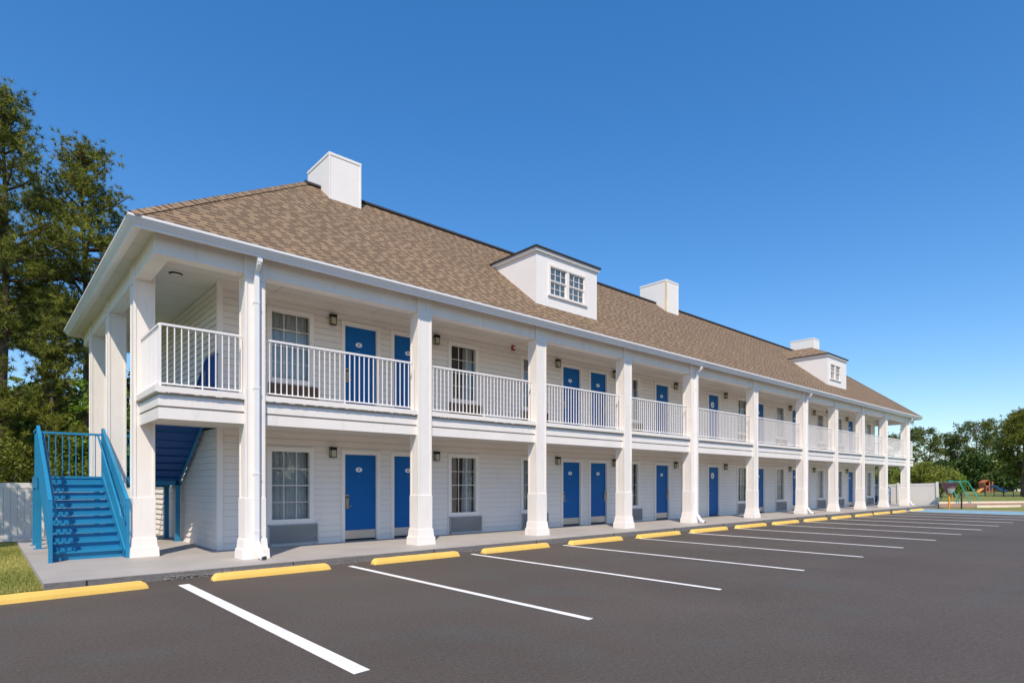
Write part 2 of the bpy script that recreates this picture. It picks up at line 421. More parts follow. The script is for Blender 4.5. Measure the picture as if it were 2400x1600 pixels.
# ---------------------------------------------------------------- parking stops
SX = [(-.62,1.83),(2.72,4.66),(5.53,7.55),(8.21,10.26),(11.0,13.05),(13.78,15.9),(16.6,18.75),(19.45,21.6),(22.25,24.4),(25.1,27.3),(27.98,30.1),(30.85,32.95),(33.65,35.75),(36.45,38.5),(39.6,41.9)]
ordw = ['first','second','third','fourth','fifth','sixth','seventh','eighth','ninth','tenth','eleventh','twelfth','thirteenth','fourteenth','fifteenth']
for i, (a, c_) in enumerate(SX):
    rr = random.Random(i+3)
    y = 10.16 - (.14 if i == 0 else 0) + rr.uniform(-.03,.03); yaw = rr.uniform(-.012,.012) + (.075 if i == 0 else 0.0)
    Ln = c_-a; h = .105; wb, wt = .16, .118
    b = MB(); ns = 14; e = .05
    prof = lambda wB, wT, hh: [(-wB/2,0),(wB/2,0),(wB/2-.006,hh*.5),(wT/2,hh),(-wT/2,hh),(-wB/2+.006,hh*.5)]
    rings = []
    st = [(-Ln/2,.9,.30),(-Ln/2+.03,.97,.72),(-Ln/2+.075,1,1)] + [(-Ln/2+.075+(Ln-.15)*k/ns,1,1) for k in range(1,ns)] + [(Ln/2-.075,1,1),(Ln/2-.03,.97,.72),(Ln/2,.9,.30)]
    for (x, k, kh) in st:
        jit = 1 + rr.uniform(-.02,.02)
        rings.append([(x, p*k*jit, q*kh*jit) for p, q in prof(wb, wt, h)])
    for r1, r2 in zip(rings[:-1], rings[1:]):
        for k in range(6):
            b.quad(r1[k], r1[(k+1)%6], r2[(k+1)%6], r2[k])
    b.poly(list(reversed(rings[0]))); b.poly(rings[-1])
    lab = {0:'yellow parking stop in front of the grass corner, cut by the left photo edge',
           1:'second yellow parking stop from the left, between the first two white lines',
           14:'last yellow parking stop at the far end beside the blue painted bay'}.get(i, '%s yellow parking stop counted from the grass corner on the left' % ordw[i])
    o = b.build('parking_stop', M['yellow'], label=lab, category='parking stop', group='yellow parking stops along the kerb')
    o.location = ((a+c_)/2, y, gz_((a+c_)/2)); o.rotation_euler[2] = yaw

# ---------------------------------------------------------------- the motel building
B = thing('motel_building', 'long white two storey motel with brown shingle roof, galleries and blue doors', 'motel')

# lap siding walls
EXP = .143; LAP = .024
def lap_wall(f, a0, a1, z0, z1, ops, b):
    """f(a, z, off) -> point; boards with real laps, cut round the openings"""
    zb = [z0 + i*EXP for i in range(int((z1-z0)/EXP)+1)]
    for zi in zb:
        zt = min(zi+EXP, z1)
        br = sorted({zi, zt} | {z for o in ops for z in (o[2], o[3]) if zi < z < zt})
        for za, zc in zip(br[:-1], br[1:]):
            oa = LAP*(1-(za-zi)/EXP); oc = LAP*(1-(zc-zi)/EXP)
            iv = [(a0, a1)]
            for o in ops:
                if o[2] < (za+zc)/2 < o[3]:
                    nv = []
                    for s, e in iv:
                        if o[1] <= s or o[0] >= e: nv.append((s, e)); continue
                        if o[0] > s: nv.append((s, o[0]))
                        if o[1] < e: nv.append((o[1], e))
                    iv = nv
            for s, e in iv:
                if abs(zc-(zi+EXP)) < 1e-6 and zc-za > .03:     # dark strip painting the shadow line under the next board
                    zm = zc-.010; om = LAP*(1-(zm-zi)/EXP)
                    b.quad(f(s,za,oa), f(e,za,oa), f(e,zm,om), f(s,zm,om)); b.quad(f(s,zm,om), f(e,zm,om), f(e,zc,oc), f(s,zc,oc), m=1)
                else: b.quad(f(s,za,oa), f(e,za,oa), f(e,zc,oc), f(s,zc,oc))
                if za == zi: b.quad(f(s,zi,0), f(e,zi,0), f(e,zi,oa), f(s,zi,oa), m=1)  # board underside in the same painted shade tone

WIN = [4.84,9.76,12.49,17.49,21.40,25.95,29.86,34.93,37.77,42.86]      # left edge of each pane
WW = .87
DOOR = [(6.59,'L',1),(7.95,'R',1),(14.27,'L',1),(15.65,'R',1),(19.50,'R',1),(23.38,'L',2),(27.67,'L',1),(31.70,'L',1),(32.93,'R',1),(39.63,'L',1),(41.02,'R',1)]
DW = .87
levels = [(.12,2.70),(3.20,5.80)]
WZ = [(.72,2.25),(3.90,5.38)]
DZ = [(.12,2.25),(3.20,5.385)]
for lv, (z0, z1) in enumerate(levels):
    ops = [(x-.03, x+WW+.03, WZ[lv][0]-.03, WZ[lv][1]+.03) for x in WIN] + [(x-.02, x+DW+.02, DZ[lv][0]-.01, DZ[lv][1]+.02) for x, _, _ in DOOR]
    b = MB(); lap_wall(lambda a, z, o: (a, WY0-o, z), WX0, WX1, z0, z1, ops, b); b.build('wall', [M['siding'], M['lapshade']], B)
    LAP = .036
    b = MB(); lap_wall(lambda a, z, o: (WX0-o, a, z), WY0, WY1, z0, z1, [], b); b.build('wall', [M['siding'], M['lapshade']], B)
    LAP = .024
    b = MB(); lap_wall(lambda a, z, o: (WX1+o, a, z), WY0, WY1, z0, z1, [], b); b.build('wall', [M['siding'], M['lapshade']], B)
    b = MB(); lap_wall(lambda a, z, o: (a, WY1+o, z), WX0, WX1, z0, z1, [], b); b.build('wall', [M['siding'], M['lapshade']], B)
b = MB()
for z0, z1 in levels:                       # corner boards and a skirt under the ceilings
    for x in (WX0-.035, WX1-.075):
        b.box(x, x+.11, WY0-.035, WY0+.075, z0, z1)
    b.box(WX0+.08, WX1-.08, WY0-.03, WY0+.02, z1-.10, z1-.002)
b.build('corner_trim', M['trim'], B)
b = MB(); b.box(WX0+.3, WX1-.3, WY0+.55, WY0+.6, .13, 5.7); b.build('inner_wall', M['room'], B)

# floors, ceilings
b = MB(); b.box(2.205, 45.835, 11.555, 13.9, 3.10, 3.20); b.box(WX0+.05, WX1-.05, 13.9, WY1+.5, 3.10, 3.20); b.box(2.3,45.7,WY1+.1,20.9,3.08,3.098)
# crumbly under-edge of the slab nosing
rr = random.Random(2)
xx = 2.25
while xx < 10.5:
    wd = rr.uniform(.03,.12); b.box(xx, xx+wd, 11.557, 11.60, 3.098-rr.uniform(.002,.012), 3.0995); xx += wd+rr.uniform(.02,.2)
b.build('gallery_floor', M['trim'], B)
b = MB(); b.box(2.30, 45.74, 11.66, WY0+.02, 2.70, 2.73); b.build('ceiling', M['ceiling'], B)
b = MB(); b.box(X0+.13, X1-.13, Y0+.13, Y1-.13, 5.785, 5.80); b.build('ceiling', M['ceiling'], B)
b = MB()
for (xa, xb) in ((WX0, WX1),): b.box(WX0+.05, WX1-.05, WY0+.03, WY1-.05, 2.72, 3.12)
b.build('floor_core', M['room'], B)

# balcony bands
b = MB()
xA, xB = 2.26, 45.78
def band(y, dz0, dz1, inset):
    b.box(xA+inset, xB-inset, y, y+.03, dz0, dz1)
    b.box(xA+inset, xA+inset+.03, y+.03, 13.25, dz0, dz1)
    b.box(xB-inset-.03, xB-inset, y+.03, 13.25, dz0, dz1)
band(11.62, 2.872, 3.045, 0)
band(11.625, 2.645, 2.838, .007)
band(11.69, 2.70, 3.10, .07)
b.build('balcony_band', M['white'], B)
# eaves beam
b = MB()
b.box(2.20, 45.84, 11.60, 11.86, 5.45, 5.784)
b.box(2.20, 2.46, 11.86, 20.9, 5.45, 5.784); b.box(45.58, 45.84, 11.86, 20.9, 5.45, 5.784)
b.box(2.46, 45.58, 20.64, 20.9, 5.45, 5.784)
b.build('beam', M['white'], B)
b = MB(); b.box(X0+.155, X1-.155, Y0+.155, Y0+.22, 5.745, 5.784); b.box(X0+.155, X0+.22, Y0+.22, Y1-.155, 5.745, 5.784); b.build('soffit_trim', M['trim'], B)

# columns
def column(x0, x1, y0, y1, zb=.12):
    b = MB(); t = .045
    zt = 5.785
    b.box(x0+.012, x1-.012, y0+.012, y1-.012, zb+.3, zt)
    for (cx, cy) in ((x0,y0),(x1-t,y0),(x0,y1-t),(x1-t,y1-t)):
        b.box(cx, cx+t, cy, cy+t, zb+.3, zt)
    b.box(x0-.006, x1+.006, y0-.006, y1+.006, 5.36, 5.395)          # cap band
    b.box(x0-.008, x1+.008, y0-.008, y1+.008, zb+.36, 1.26)         # thicker lower casing
    o = b.build('column', M['white'], B, bevel=.004)
    b = MB()
    b.frustum((x0-.065,x1+.065,y0-.065,y1+.065), zb, (x0-.055,x1+.055,y0-.055,y1+.055), zb+.185)
    b.frustum((x0-.038,x1+.038,y0-.038,y1+.038), zb+.185, (x0-.022,x1+.022,y0-.022,y1+.022), zb+.37)
    b.build('column_base', M['white'], o, bevel=.004)
CX = [3.66,7.44,11.20,15.03,18.85,23.56,28.35,32.22,36.07,39.98,44.06]
for x in CX: column(x, x+.37, 11.54, 11.89)
for x in (2.17, 45.51):
    for y in (13.25, 16.30, 19.15): column(x, x+.36, y, y+.36)

# gutter round the eaves
def ring_extrude(prof, rect, b):
    x0, x1, y0, y1 = rect
    loops = []
    for o, z in prof: loops.append([(x0-o,y0-o,z),(x1+o,y0-o,z),(x1+o,y1+o,z),(x0-o,y1+o,z)])
    n = len(prof)
    for i in range(n):
        j = (i+1) % n
        for k in range(4):
            b.quad(loops[i][k], loops[i][(k+1)%4], loops[j][(k+1)%4], loops[j][k])
b = MB(); ring_extrude([(0,5.880),(.0,5.840),(-.014,5.834),(-.03,5.806),(-.085,5.735),(-.085,5.712),(-.15,5.712),(-.15,5.88)], (X0,X1,Y0,Y1), b)
b.build('gutter', M['gutter'], B)
# downspouts
def downspout(x, yc):
    b = MB()
    b.bar((x,11.33,5.72),(x,11.33,5.62),.085,.075)
    b.tube([(x,11.33,5.65),(x,11.34,5.60),(x,11.41,5.54),(x,11.49,5.50),(x,11.505,5.42)], .046, 8)
    b.box(x-.043, x+.043, 11.462, 11.548, .42, 5.44)
    for z in (4.9,3.3,1.7,.62): b.box(x-.052, x+.052, 11.456, 11.552, z, z+.03)
    b.bar((x,11.50,.44),(x+.02,11.33,.20),.088,.075)
    b.bar((x+.02,11.34,.205),(x+.04,11.20,.165),.09,.08)
    b.box(x-.01,x+.08,11.192,11.198,.135,.19,1)
    b.build('downspout', [M['gutter'], M['dark']], B)
for x in (3.66+.19, 18.85+.30, 28.35+.31, 44.06+.36): downspout(x, 0)

# roof: stepped shingle courses on four slopes
P = .8096; D = 4.95; SL = math.hypot(D, D*P); NC = 45; ZR = EZ+D*P
def slope(kind):
    b = MB(); T = .011
    ins = .035
    for i in range(NC):
        for part in (0,):
            s0 = i/NC; s1 = (i+1)/NC
            d0 = ins+(D-ins)*s0; d1 = ins+(D-ins)*s1
            z0 = EZ+d0*P; z1 = EZ+d1*P
            if kind == 'front': A = lambda t, d: (t, Y0+d)
            if kind == 'back': A = lambda t, d: (t, Y1-d)
            if kind == 'left': A = lambda t, d: (X0+d, t)
            if kind == 'right': A = lambda t, d: (X1-d, t)
            lo, hi = (X0, X1) if kind in ('front','back') else (Y0, Y1)
            a0, a1, c0, c1 = lo+d0, hi-d0, lo+d1, hi-d1
            if a1 < a0: a0 = a1 = (a0+a1)/2
            if c1 < c0: c0 = c1 = (c0+c1)/2
            L0, L1 = s0*NC*ROW, s1*NC*ROW
            q = [(*A(a0,d0), z0+T), (*A(a1,d0), z0+T), (*A(c1,d1), z1), (*A(c0,d1), z1)]
            uv = [(a0,L0+.001),(a1,L0+.001),(c1,L1-.001),(c0,L1-.001)]
            b.quad(*q, uv=uv)
            b.quad((*A(a0,d0), z0-.002), (*A(a1,d0), z0-.002), (*A(a1,d0), z0+T), (*A(a0,d0), z0+T), uv=[(a0,L0+.001),(a1,L0+.001),(a1,L0+.01),(a0,L0+.01)])
    return b
rb = MB()
for k in ('front','back','left','right'):
    s = slope(k); n = len(rb.v); fo = len(rb.f)
    rb.v += s.v; rb.f += [tuple(n+i for i in f) for f in s.f]; rb.m += s.m
    for kk, vv in s.uv.items(): rb.uv[kk+fo] = vv
roof = rb.build('roof', M['shingle'], B)
# hip and ridge caps
b = MB()
def caprow(p, q, wd, n, mi):
    p = Vector(p); q = Vector(q)
    for i in range(n):
        a = p.lerp(q, i/n); c_ = p.lerp(q, min(1, (i+1.25)/n))
        a = a + Vector((0,0,.012)); c_ = c_ + Vector((0,0,.002))
        d = (q-p).normalized(); s = d.cross(Vector((0,0,1))).normalized()*wd; dn = Vector((0,0,-wd*.55))
        k = len(b.f)
        b.quad(tuple(a+s+dn), tuple(a), tuple(c_), tuple(c_+s+dn), uv=[(i*.19,.03),(i*.19+.1,.03),(i*.19+.1,.12),(i*.19,.12)])
        b.quad(tuple(a), tuple(a-s+dn), tuple(c_-s+dn), tuple(c_), uv=[(i*.19,.03),(i*.19+.1,.03),(i*.19+.1,.12),(i*.19,.12)])
for cx_, sx in ((X0,1),(X1,-1)):
    for cy_, sy in ((Y0,1),(Y1,-1)):
        b = MB(); caprow((cx_+sx*.03, cy_+sy*.03, EZ+.04), (cx_+sx*D, cy_+sy*D, ZR+.02), .14, 44, 0)
        b.build('hip_cap', M['shingle'], roof)
b = MB(); yr = Y0+D
xr0 = X0+D+.15
b.poly([(X0+D,yr-.17,ZR-.075),(X1-D,yr-.17,ZR-.075),(X1-D,yr-.16,ZR-.02),(X0+D,yr-.16,ZR-.02)])
b.poly([(X0+D,yr-.16,ZR-.02),(X1-D,yr-.16,ZR-.02),(X1-D,yr,ZR+.075),(X0+D,yr,ZR+.075)])
b.poly([(X1-D,yr+.16,ZR-.02),(X0+D,yr+.16,ZR-.02),(X0+D,yr,ZR+.075),(X1-D,yr,ZR+.075)])
b.poly([(X0+D,yr-.17,ZR-.075),(X0+D,yr-.16,ZR-.02),(X0+D,yr,ZR+.075),(X0+D,yr+.16,ZR-.02)])
b.build('ridge_vent', M['ridge'], roof)

# chimneys
for i, (x0, x1, zt) in enumerate(((7.11,8.05,10.60),(23.18,24.15,10.79),(39.5,40.4,10.80))):
    b = MB(); b.box(x0, x1, 15.47, 16.90, 8.9, zt-.07)
    b.box(x0-.015, x1+.015, 15.455, 16.915, zt-.07, zt)
    b.box(x0-.012, x0+.03, 15.458, 15.49, 9.2, zt-.07); b.box(x1-.03, x1+.012, 15.458, 15.49, 9.2, zt-.07)
    ch = b.build('chimney', M['stucco'], roof)
    if i == 1:
        b = MB(); b.box(x0-.015, x0+.035, 15.440, 15.457, 9.3, zt-.09); b.box(x0-.021, x0-.0155, 15.457, 15.50, 9.35, zt-.09)
        b.build('rust_stain', M['rust'], roof)

# dormers
for (x0, x1, yf, zb, zt) in ((11.79,14.44,12.17,6.52,8.25),(33.0,35.66,12.22,6.52,8.31)):
    b = MB()
    yb = Y0+(zt-EZ)/P + .15
    wx0, wx1, wz0, wz1 = x0+.56, x0+2.06, 7.03, 7.84
    if x0 > 30: wx0, wx1, wz0, wz1 = x0+.40, x0+1.75, 7.08, 7.82
    # front with a real opening
    b.box(x0, wx0, yf, yf+.12, zb, zt); b.box(wx1, x1, yf, yf+.12, zb, zt)
    b.box(wx0, wx1, yf, yf+.12, zb, wz0); b.box(wx0, wx1, yf, yf+.12, wz1, zt)
    b.box(x0, x0+.1, yf+.12, yb, zb, zt); b.box(x1-.1, x1, yf+.12, yb, zb, zt)
    dm = b.build('dormer', M['stucco'], B)
    b = MB()   # fascia boards
    b.box(x0-.06, x1+.06, yf-.06, yf-.003, zt-.10, zt+.03); b.box(x0-.06, x0-.003, yf-.003, yb, zt-.10, zt+.03); b.box(x1+.003, x1+.06, yf-.003, yb, zt-.10, zt+.03)
    b.build('fascia', M['trim'], dm)
    b = MB()   # hipped dormer roof
    xa, xb_, ya = x0-.10, x1+.10, yf-.10; xm = (xa+xb_)/2; hw = (xb_-xa)/2; pz = .50; ze = zt+.035
    zr = ze+hw*pz; yap = ya+hw; yend = Y0+(zr-EZ)/P+.25; yv = Y0+(ze-EZ)/P+.2
    def uvq(*p): return [(q[0]+q[1], q[2]*2) for q in p]
    for q in (((xa,ya,ze),(xb_,ya,ze),(xm,yap,zr),(xm,yap,zr)), ((xa,yv,ze),(xa,ya,ze),(xm,yap,zr),(xm,yend,zr)), ((xb_,ya,ze),(xb_,yv,ze),(xm,yend,zr),(xm,yap,zr))):
        b.quad(*q, m=0, uv=uvq(*q))
    for q in (((xa,ya,ze-.045),(xb_,ya,ze-.045),(xb_,ya,ze),(xa,ya,ze)), ((xa,yv,ze-.045),(xa,ya,ze-.045),(xa,ya,ze),(xa,yv,ze)), ((xb_,ya,ze-.045),(xb_,yv,ze-.045),(xb_,yv,ze),(xb_,ya,ze)), ((xa,ya,ze-.046),(xa,yv,ze-.046),(xb_,yv,ze-.046),(xb_,ya,ze-.046))):
        b.quad(*q, m=1)
    b.build('dormer_roof', [M['shingle'], M['ridge']], dm)
    # twin sash window
    b = MB()
    t = .055
    b.box(wx0-.07, wx1+.07, yf-.025, yf-.002, wz1, wz1+.07); b.box(wx0-.07, wx0, yf-.025, yf-.002, wz0, wz1); b.box(wx1, wx1+.07, yf-.025, yf-.002, wz0, wz1)
    b.box(wx0-.10, wx1+.10, yf-.05, yf-.002, wz0-.06, wz0)
    xm_ = (wx0+wx1)/2; b.box(xm_-.055, xm_+.055, yf-.012, yf+.06, wz0, wz1)
    for (pa, pb) in ((wx0, xm_-.055), (xm_+.055, wx1)):
        zm = (wz0+wz1)/2
        for (za, zc, yy) in ((zm, wz1, yf+.01), (wz0, zm, yf+.035)):
            b.box(pa, pb, yy, yy+.025, za, za+.03); b.box(pa, pb, yy, yy+.025, zc-.03, zc)
            b.box(pa, pa+.03, yy, yy+.025, za+.03, zc-.03); b.box(pb-.03, pb, yy, yy+.025, za+.03, zc-.03)
            for k in (1,2): xk = pa+(pb-pa)*k/3; b.box(xk-.006, xk+.006, yy, yy+.02, za+.03, zc-.03)
            zk = (za+zc)/2; b.box(pa+.03, pb-.03, yy+.001, yy+.021, zk-.006, zk+.006)
            b.quad((pa,yy+.022,za),(pb,yy+.022,za),(pb,yy+.022,zc),(pa,yy+.022,zc), m=1)
    b.quad((wx0,yf+.075,wz0),(wx1,yf+.075,wz0),(wx1,yf+.075,wz1),(wx0,yf+.075,wz1), m=2)
    b.build('dormer_window', [M['trim'], M['glass'], M['blind']], dm)

# windows of the rooms
def room_window(x, z0, z1, lv, i):
    rr = random.Random(i*7+lv)
    b = MB(); x1 = x+WW; y = WY0
    cs = .10
    b.box(x-cs, x, y-.045, y+.0, z0-.02, z1+cs); b.box(x1, x1+cs, y-.045, y+.0, z0-.02, z1+cs); b.box(x, x1, y-.045, y+.0, z1, z1+cs)
    b.box(x-.02, x, y, y+.10, z0, z1); b.box(x1, x1+.02, y, y+.10, z0, z1); b.box(x-.02, x1+.02, y, y+.10, z1, z1+.03)
    for k in (1,2): xk = x+WW*k/3; b.box(xk-.006, xk+.006, y+.012, y+.03, z0, z1)
    for k in (1,2,3): zk = z0+(z1-z0)*k/4; b.box(x, x1, y+.008 if (k != 2) else y+.004, y+.032, zk-.006-(k == 2)*.003, zk+.006+(k == 2)*.003)
    wnd = b.build('window', M['trim'], B)
    b = MB(); b.quad((x,y+.034,z0),(x1,y+.034,z0),(x1,y+.034,z1),(x,y+.034,z1)); b.build('pane', M['glass'], wnd)
    b = MB(); b.box(x-cs-.015, x1+cs+.015, y-.06, y+.10, z0-.115, z0-.001); b.build('sill', M['trim'], wnd)
    # curtains with folds; gap chosen per window
    style = rr.choice(['closed','closed','gap','left']) if i > 2 else ['closed','left','gap'][i]
    spans = {'closed': [(0,1)], 'gap': [(0,.42),(.55,1)], 'left': [(.0,.12),(.62,1)]}[style]
    if lv == 0 and i == 0: spans = [(0,.62),(.60,1)]
    b = MB()
    for (s, e) in spans:
        n = int(44*(e-s))+4; prev = None
        for k in range(n+1):
            t = s+(e-s)*k/n; ph = 34*t+rr.uniform(-.25,.25)
            yo = y+.14+.028*math.sin(ph)+.01*math.sin(ph*2.3)
            xt = x+WW*t; xb2 = xt + (.05*math.sin(t*5+i) if style != 'closed' else .025*math.sin(t*9+i))
            cur = ((xt,yo,z1+.02),(xb2,yo+.012,z0-.05))
            if prev: b.quad(prev[1], cur[1], cur[0], prev[0])
            prev = cur
    b.build('curtain', M['curtain'], wnd, smooth=True)

def ac_grille(x, lv, xr=None):
    x0, x1 = x-.09, (xr or x+1.05)
    z0, z1 = ((.165,.60),(3.33,3.765))[lv]; y = WY0
    b = MB(); mt = M['grille'] if lv == 0 else M['grille_brown']
    b.box(x0, x1, y-.045, y-.03, z0, z1, 1)
    b.box(x0, x0+.018, y-.10, y-.045, z0, z1, 1); b.box(x1-.018, x1, y-.10, y-.045, z0, z1, 1); b.box(x0, x1, y-.10, y-.045, z1-.015, z1, 1); b.box(x0, x1, y-.10, y-.045, z0, z0+.02, 1)
    n = 18
    for k in range(n):
        z = z0+.03+(z1-z0-.055)*k/(n-1)
        b.quad((x0+.018,y-.095,z-.006),(x1-.018,y-.095,z-.006),(x1-.018,y-.05,z+.010),(x0+.018,y-.05,z+.010), m=0)
        b.quad((x0+.018,y-.095,z-.006),(x1-.018,y-.095,z-.006),(x1-.018,y-.095,z+.002),(x0+.018,y-.095,z+.002), m=0)
    dark = M['black']
    b.build('air_conditioner_grille', [mt, dark if False else mt], B)
    b = MB(); b.box(x0-.035, x0-.004, y-.06, y, z0-.045, z1+.02); b.box(x0+.1, x1-.1, y-.055, y, z0-.045, z0-.003); b.build('grille_trim', M['trim'], B)

for i, x in enumerate(WIN):
    for lv in (0,1):
        room_window(x, *WZ[lv], lv, i)
        ac_grille(x, lv, {9: x+1.15}.get(i))

def room_door(x, side, kind, lv):
    z0, z1 = DZ[lv]; x1 = x+DW; y = WY0
    b = MB()
    b.box(x-.09, x, y-.045, y+.03, z0, z1+.09); b.box(x1, x1+.09, y-.045, y+.03, z0, z1+.09); b.box(x, x1, y-.045, y+.03, z1, z1+.09)
    b.box(x, x+.012, y+.0, y+.09, z0, z1); b.box(x1-.012, x1, y+.0, y+.09, z0, z1); b.box(x+.012, x1-.012, y+.0, y+.09, z1-.012, z1)
    fr = b.build('door_frame', M['trim'], B)
    b = MB(); zd = z0+.05
    b.box(x+.014, x1-.014, y+.02, y+.06, zd, z1-.016)
    d = b.build('door', M['door'], B)
    b = MB(); b.box(x+.01, x1-.01, y+.035, y+.10, z0+.001, zd-.003, 1); b.box(x+.01,x1-.01,y-.02,y+.035,z0+.001,z0+.016,0)
    b.build('threshold', [M['kerb'], M['dark']], d)
    b = MB(); cx_, cz = (x+x1)/2-.04*(1 if side == 'L' else -.2), z0+1.75
    rx, rz = (.088,.058) if kind == 1 else (.13,.13)
    n = 28
    ring = [(cx_+rx*math.cos(2*math.pi*k/n), cz+rz*math.sin(2*math.pi*k/n)) for k in range(n)]
    b.poly([(p, y+.012, q) for p, q in ring])
    for k in range(n):
        p, q = ring[k], ring[(k+1)%n]; b.quad((p[0],y+.012,p[1]),(q[0],y+.012,q[1]),(q[0],y+.02,q[1]),(p[0],y+.02,p[1]))
    if kind == 1:   # small worn grey mark in the middle of the plaque
        b.poly([(cx_-.03,y+.0105,cz+.012),(cx_-.026,y+.0105,cz-.02),(cx_+.004,y+.0105,cz-.026),(cx_+.03,y+.0105,cz-.008),(cx_+.022,y+.0105,cz+.018),(cx_-.008,y+.0105,cz+.028)][::-1], m=1)
    else:
        b.box(cx_-.012, cx_+.012, y+.009, y+.0115, cz-.095, cz+.095, 1); b.box(cx_-.095, cx_-.0125, y+.009, y+.0115, cz-.012, cz+.012, 1); b.box(cx_+.0125, cx_+.095, y+.009, y+.0115, cz-.012, cz+.012, 1)
    b.build('plaque', [M['plaque'], M['plaquegrey']], d)
    if kind == 1:
        b = MB(); b.box(x+.02, x1-.02, y+.014, y+.02, zd+.005, zd+.215); b.build('kick_plate', M['metal'], d)
        b = MB(); b.tube([(cx_,y+.019,cz-.16),(cx_,y+.012,cz-.16)], .009, 10); b.build('peephole', M['metal'], d)
        s = 1 if side == 'L' else -1; lx = x+.075 if side == 'L' else x1-.075; lz = z0+.97
        b = MB(); b.box(lx-.042, lx+.042, y-.004, y+.02, lz-.17, lz+.17); b.box(lx-.032, lx+.032, y-.02, y-.004, lz-.05, lz+.08)
        b.box(lx-.03, lx+.03, y-.022, y-.004, lz+.09, lz+.125, 1)
        b.tube([(lx,y-.004,lz-.11),(lx,y-.055,lz-.11)], .013, 8); b.tube([(lx,y-.05,lz-.11),(lx+s*.10,y-.055,lz-.11)], .009, 8)
        b.build('handle', [M['brass'], M['dark']], d)
    else:
        b = MB(); b.tube([(x+.07,y+.02,z0+1.0),(x+.07,y-.03,z0+1.0)], .022, 10); b.build('handle', M['metal'], d)
for x, s, k in DOOR:
    for lv in (0,1): room_door(x, s, k, lv)

# balustrades
def railing(p, q, posts=(0,1)):
    p = Vector(p); q = Vector(q); Ln = (q-p).length; d = (q-p)/Ln
    b = MB(); n = max(2, round(Ln/.112))
    for k in range(n+1):
        c_ = p+d*(Ln*k/n)
        if (k == 0 and 0 in posts) or (k == n and 1 in posts): continue
        b.bar((c_.x,c_.y,3.272),(c_.x,c_.y,4.262),.018,.018)
    r = b.build('railing', M['rail'], B)
    b = MB(); b.bar((p.x,p.y,4.28),(q.x,q.y,4.28),.045,.036); b.build('handrail', M['rail'], r)
    b = MB(); b.bar((p.x,p.y,3.262),(q.x,q.y,3.262),.03,.022); b.build('bottom_rail', M['rail'], r)
    for k in ([.0] if 0 in posts else []) + ([1.0] if 1 in posts else []) + [.5]:
        c_ = p+d*(Ln*k); b = MB()
        if k == .5: b.bar((c_.x,c_.y,3.20),(c_.x,c_.y,3.26),.02,.02)
        else: b.bar((c_.x,c_.y,3.20),(c_.x,c_.y,4.262),.036,.036); b.box(c_.x-.04,c_.x+.04,c_.y-.04,c_.y+.04,3.20,3.212)
        b.build('railing_post' if k != .5 else 'railing_foot', M['rail'], r)
for x, xn in zip(CX[:-1], CX[1:]):
    railing((x+.385,11.68,0), (xn-.06,11.68,0), posts=(1,))
railing((2.30,11.68,0),(3.64,11.68,0),(0,)); railing((2.30,11.70,0),(2.30,13.24,0),())
railing((45.74,11.68,0),(44.46,11.68,0),(0,)); railing((45.74,11.70,0),(45.74,13.24,0),())

# wall lamps: things of their own
def wall_lamp():
    t = thing('wall_lamp', '', 'wall lamp', group='bronze lanterns on the motel walls')
    b = MB(); b.box(-.075,.075,-.10,-.0,.05,.115); b.box(-.085,.085,-.112,.0,.112,.122)
    for x in (-.072,.060):
        for y in (-.098,-.018): b.box(x, x+.012, y, y+.012, -.115, .05)
    b.box(-.075,.075,-.10,-.0,-.125,-.113); b.box(-.05,.05,-.006,.0,-.10,.05)
    b.build('housing', M['bronze'], t)
    b = MB(); b.box(-.062,.062,-.09,-.012,-.112,.05); b.build('glass_shade', M['lampglass'], t)
    return t
LMP = [6.27,9.25,14.0,16.93,20.83,24.78,31.40,34.45,39.35]
wh = ['left of the first pair of doors from the stairs','between the second door and the narrow window from the stairs','left of the second pair of doors','right of the second pair of doors','right of the single door in the fourth bay','right of the door with the large round plaque','left of the far pair of doors','right of the far pair of doors','beside the farthest visible door']
proto = None
for lv, z in ((0,2.275),(1,5.435)):
    for i, x in enumerate(LMP):
        lab = ('ground floor' if lv == 0 else 'upper floor')+' bronze wall lantern '+wh[i]
        if proto is None: proto = wall_lamp(); o = proto; o['label'] = lab
        else: o = copy_tree(proto, lab)
        o.location = (x, WY0-.022, z)
# fire alarms
for x, lab in ((12.07,'red fire alarm high on the upper wall above the second railing'),(36.32,'small red fire alarm on the upper wall near the far end')):
    t = thing('fire_alarm', lab, 'fire alarm', (x, WY0-.02, 5.64), 'red fire alarms on the upper wall')
    b = MB(); b.box(-.065,.065,-.045,0,-.075,.075); b.build('housing', M['red'], t, bevel=.006)
    b = MB(); b.box(-.03,.055,-.06,-.045,-.02,.03); b.build('strobe', M['plaque'], t)
# recessed gallery ceiling light
t = thing('ceiling_light', 'small round light under the gallery ceiling at the stair end', 'ceiling light', (2.95,13.55,5.785))
b = MB(); n = 24
for k in range(n):
    a0, a1 = 2*math.pi*k/n, 2*math.pi*(k+1)/n
    b.quad((.13*math.cos(a0),.13*math.sin(a0),-.004),(.13*math.cos(a1),.13*math.sin(a1),-.004),(.105*math.cos(a1),.105*math.sin(a1),-.03),(.105*math.cos(a0),.105*math.sin(a0),-.03))
b.build('trim_ring', M['bronze'], t); b = MB(); b.poly([(.105*math.cos(2*math.pi*k/n), .105*math.sin(2*math.pi*k/n), -.028) for k in range(n)][::-1]); b.build('lens', M['ceiling'], t)

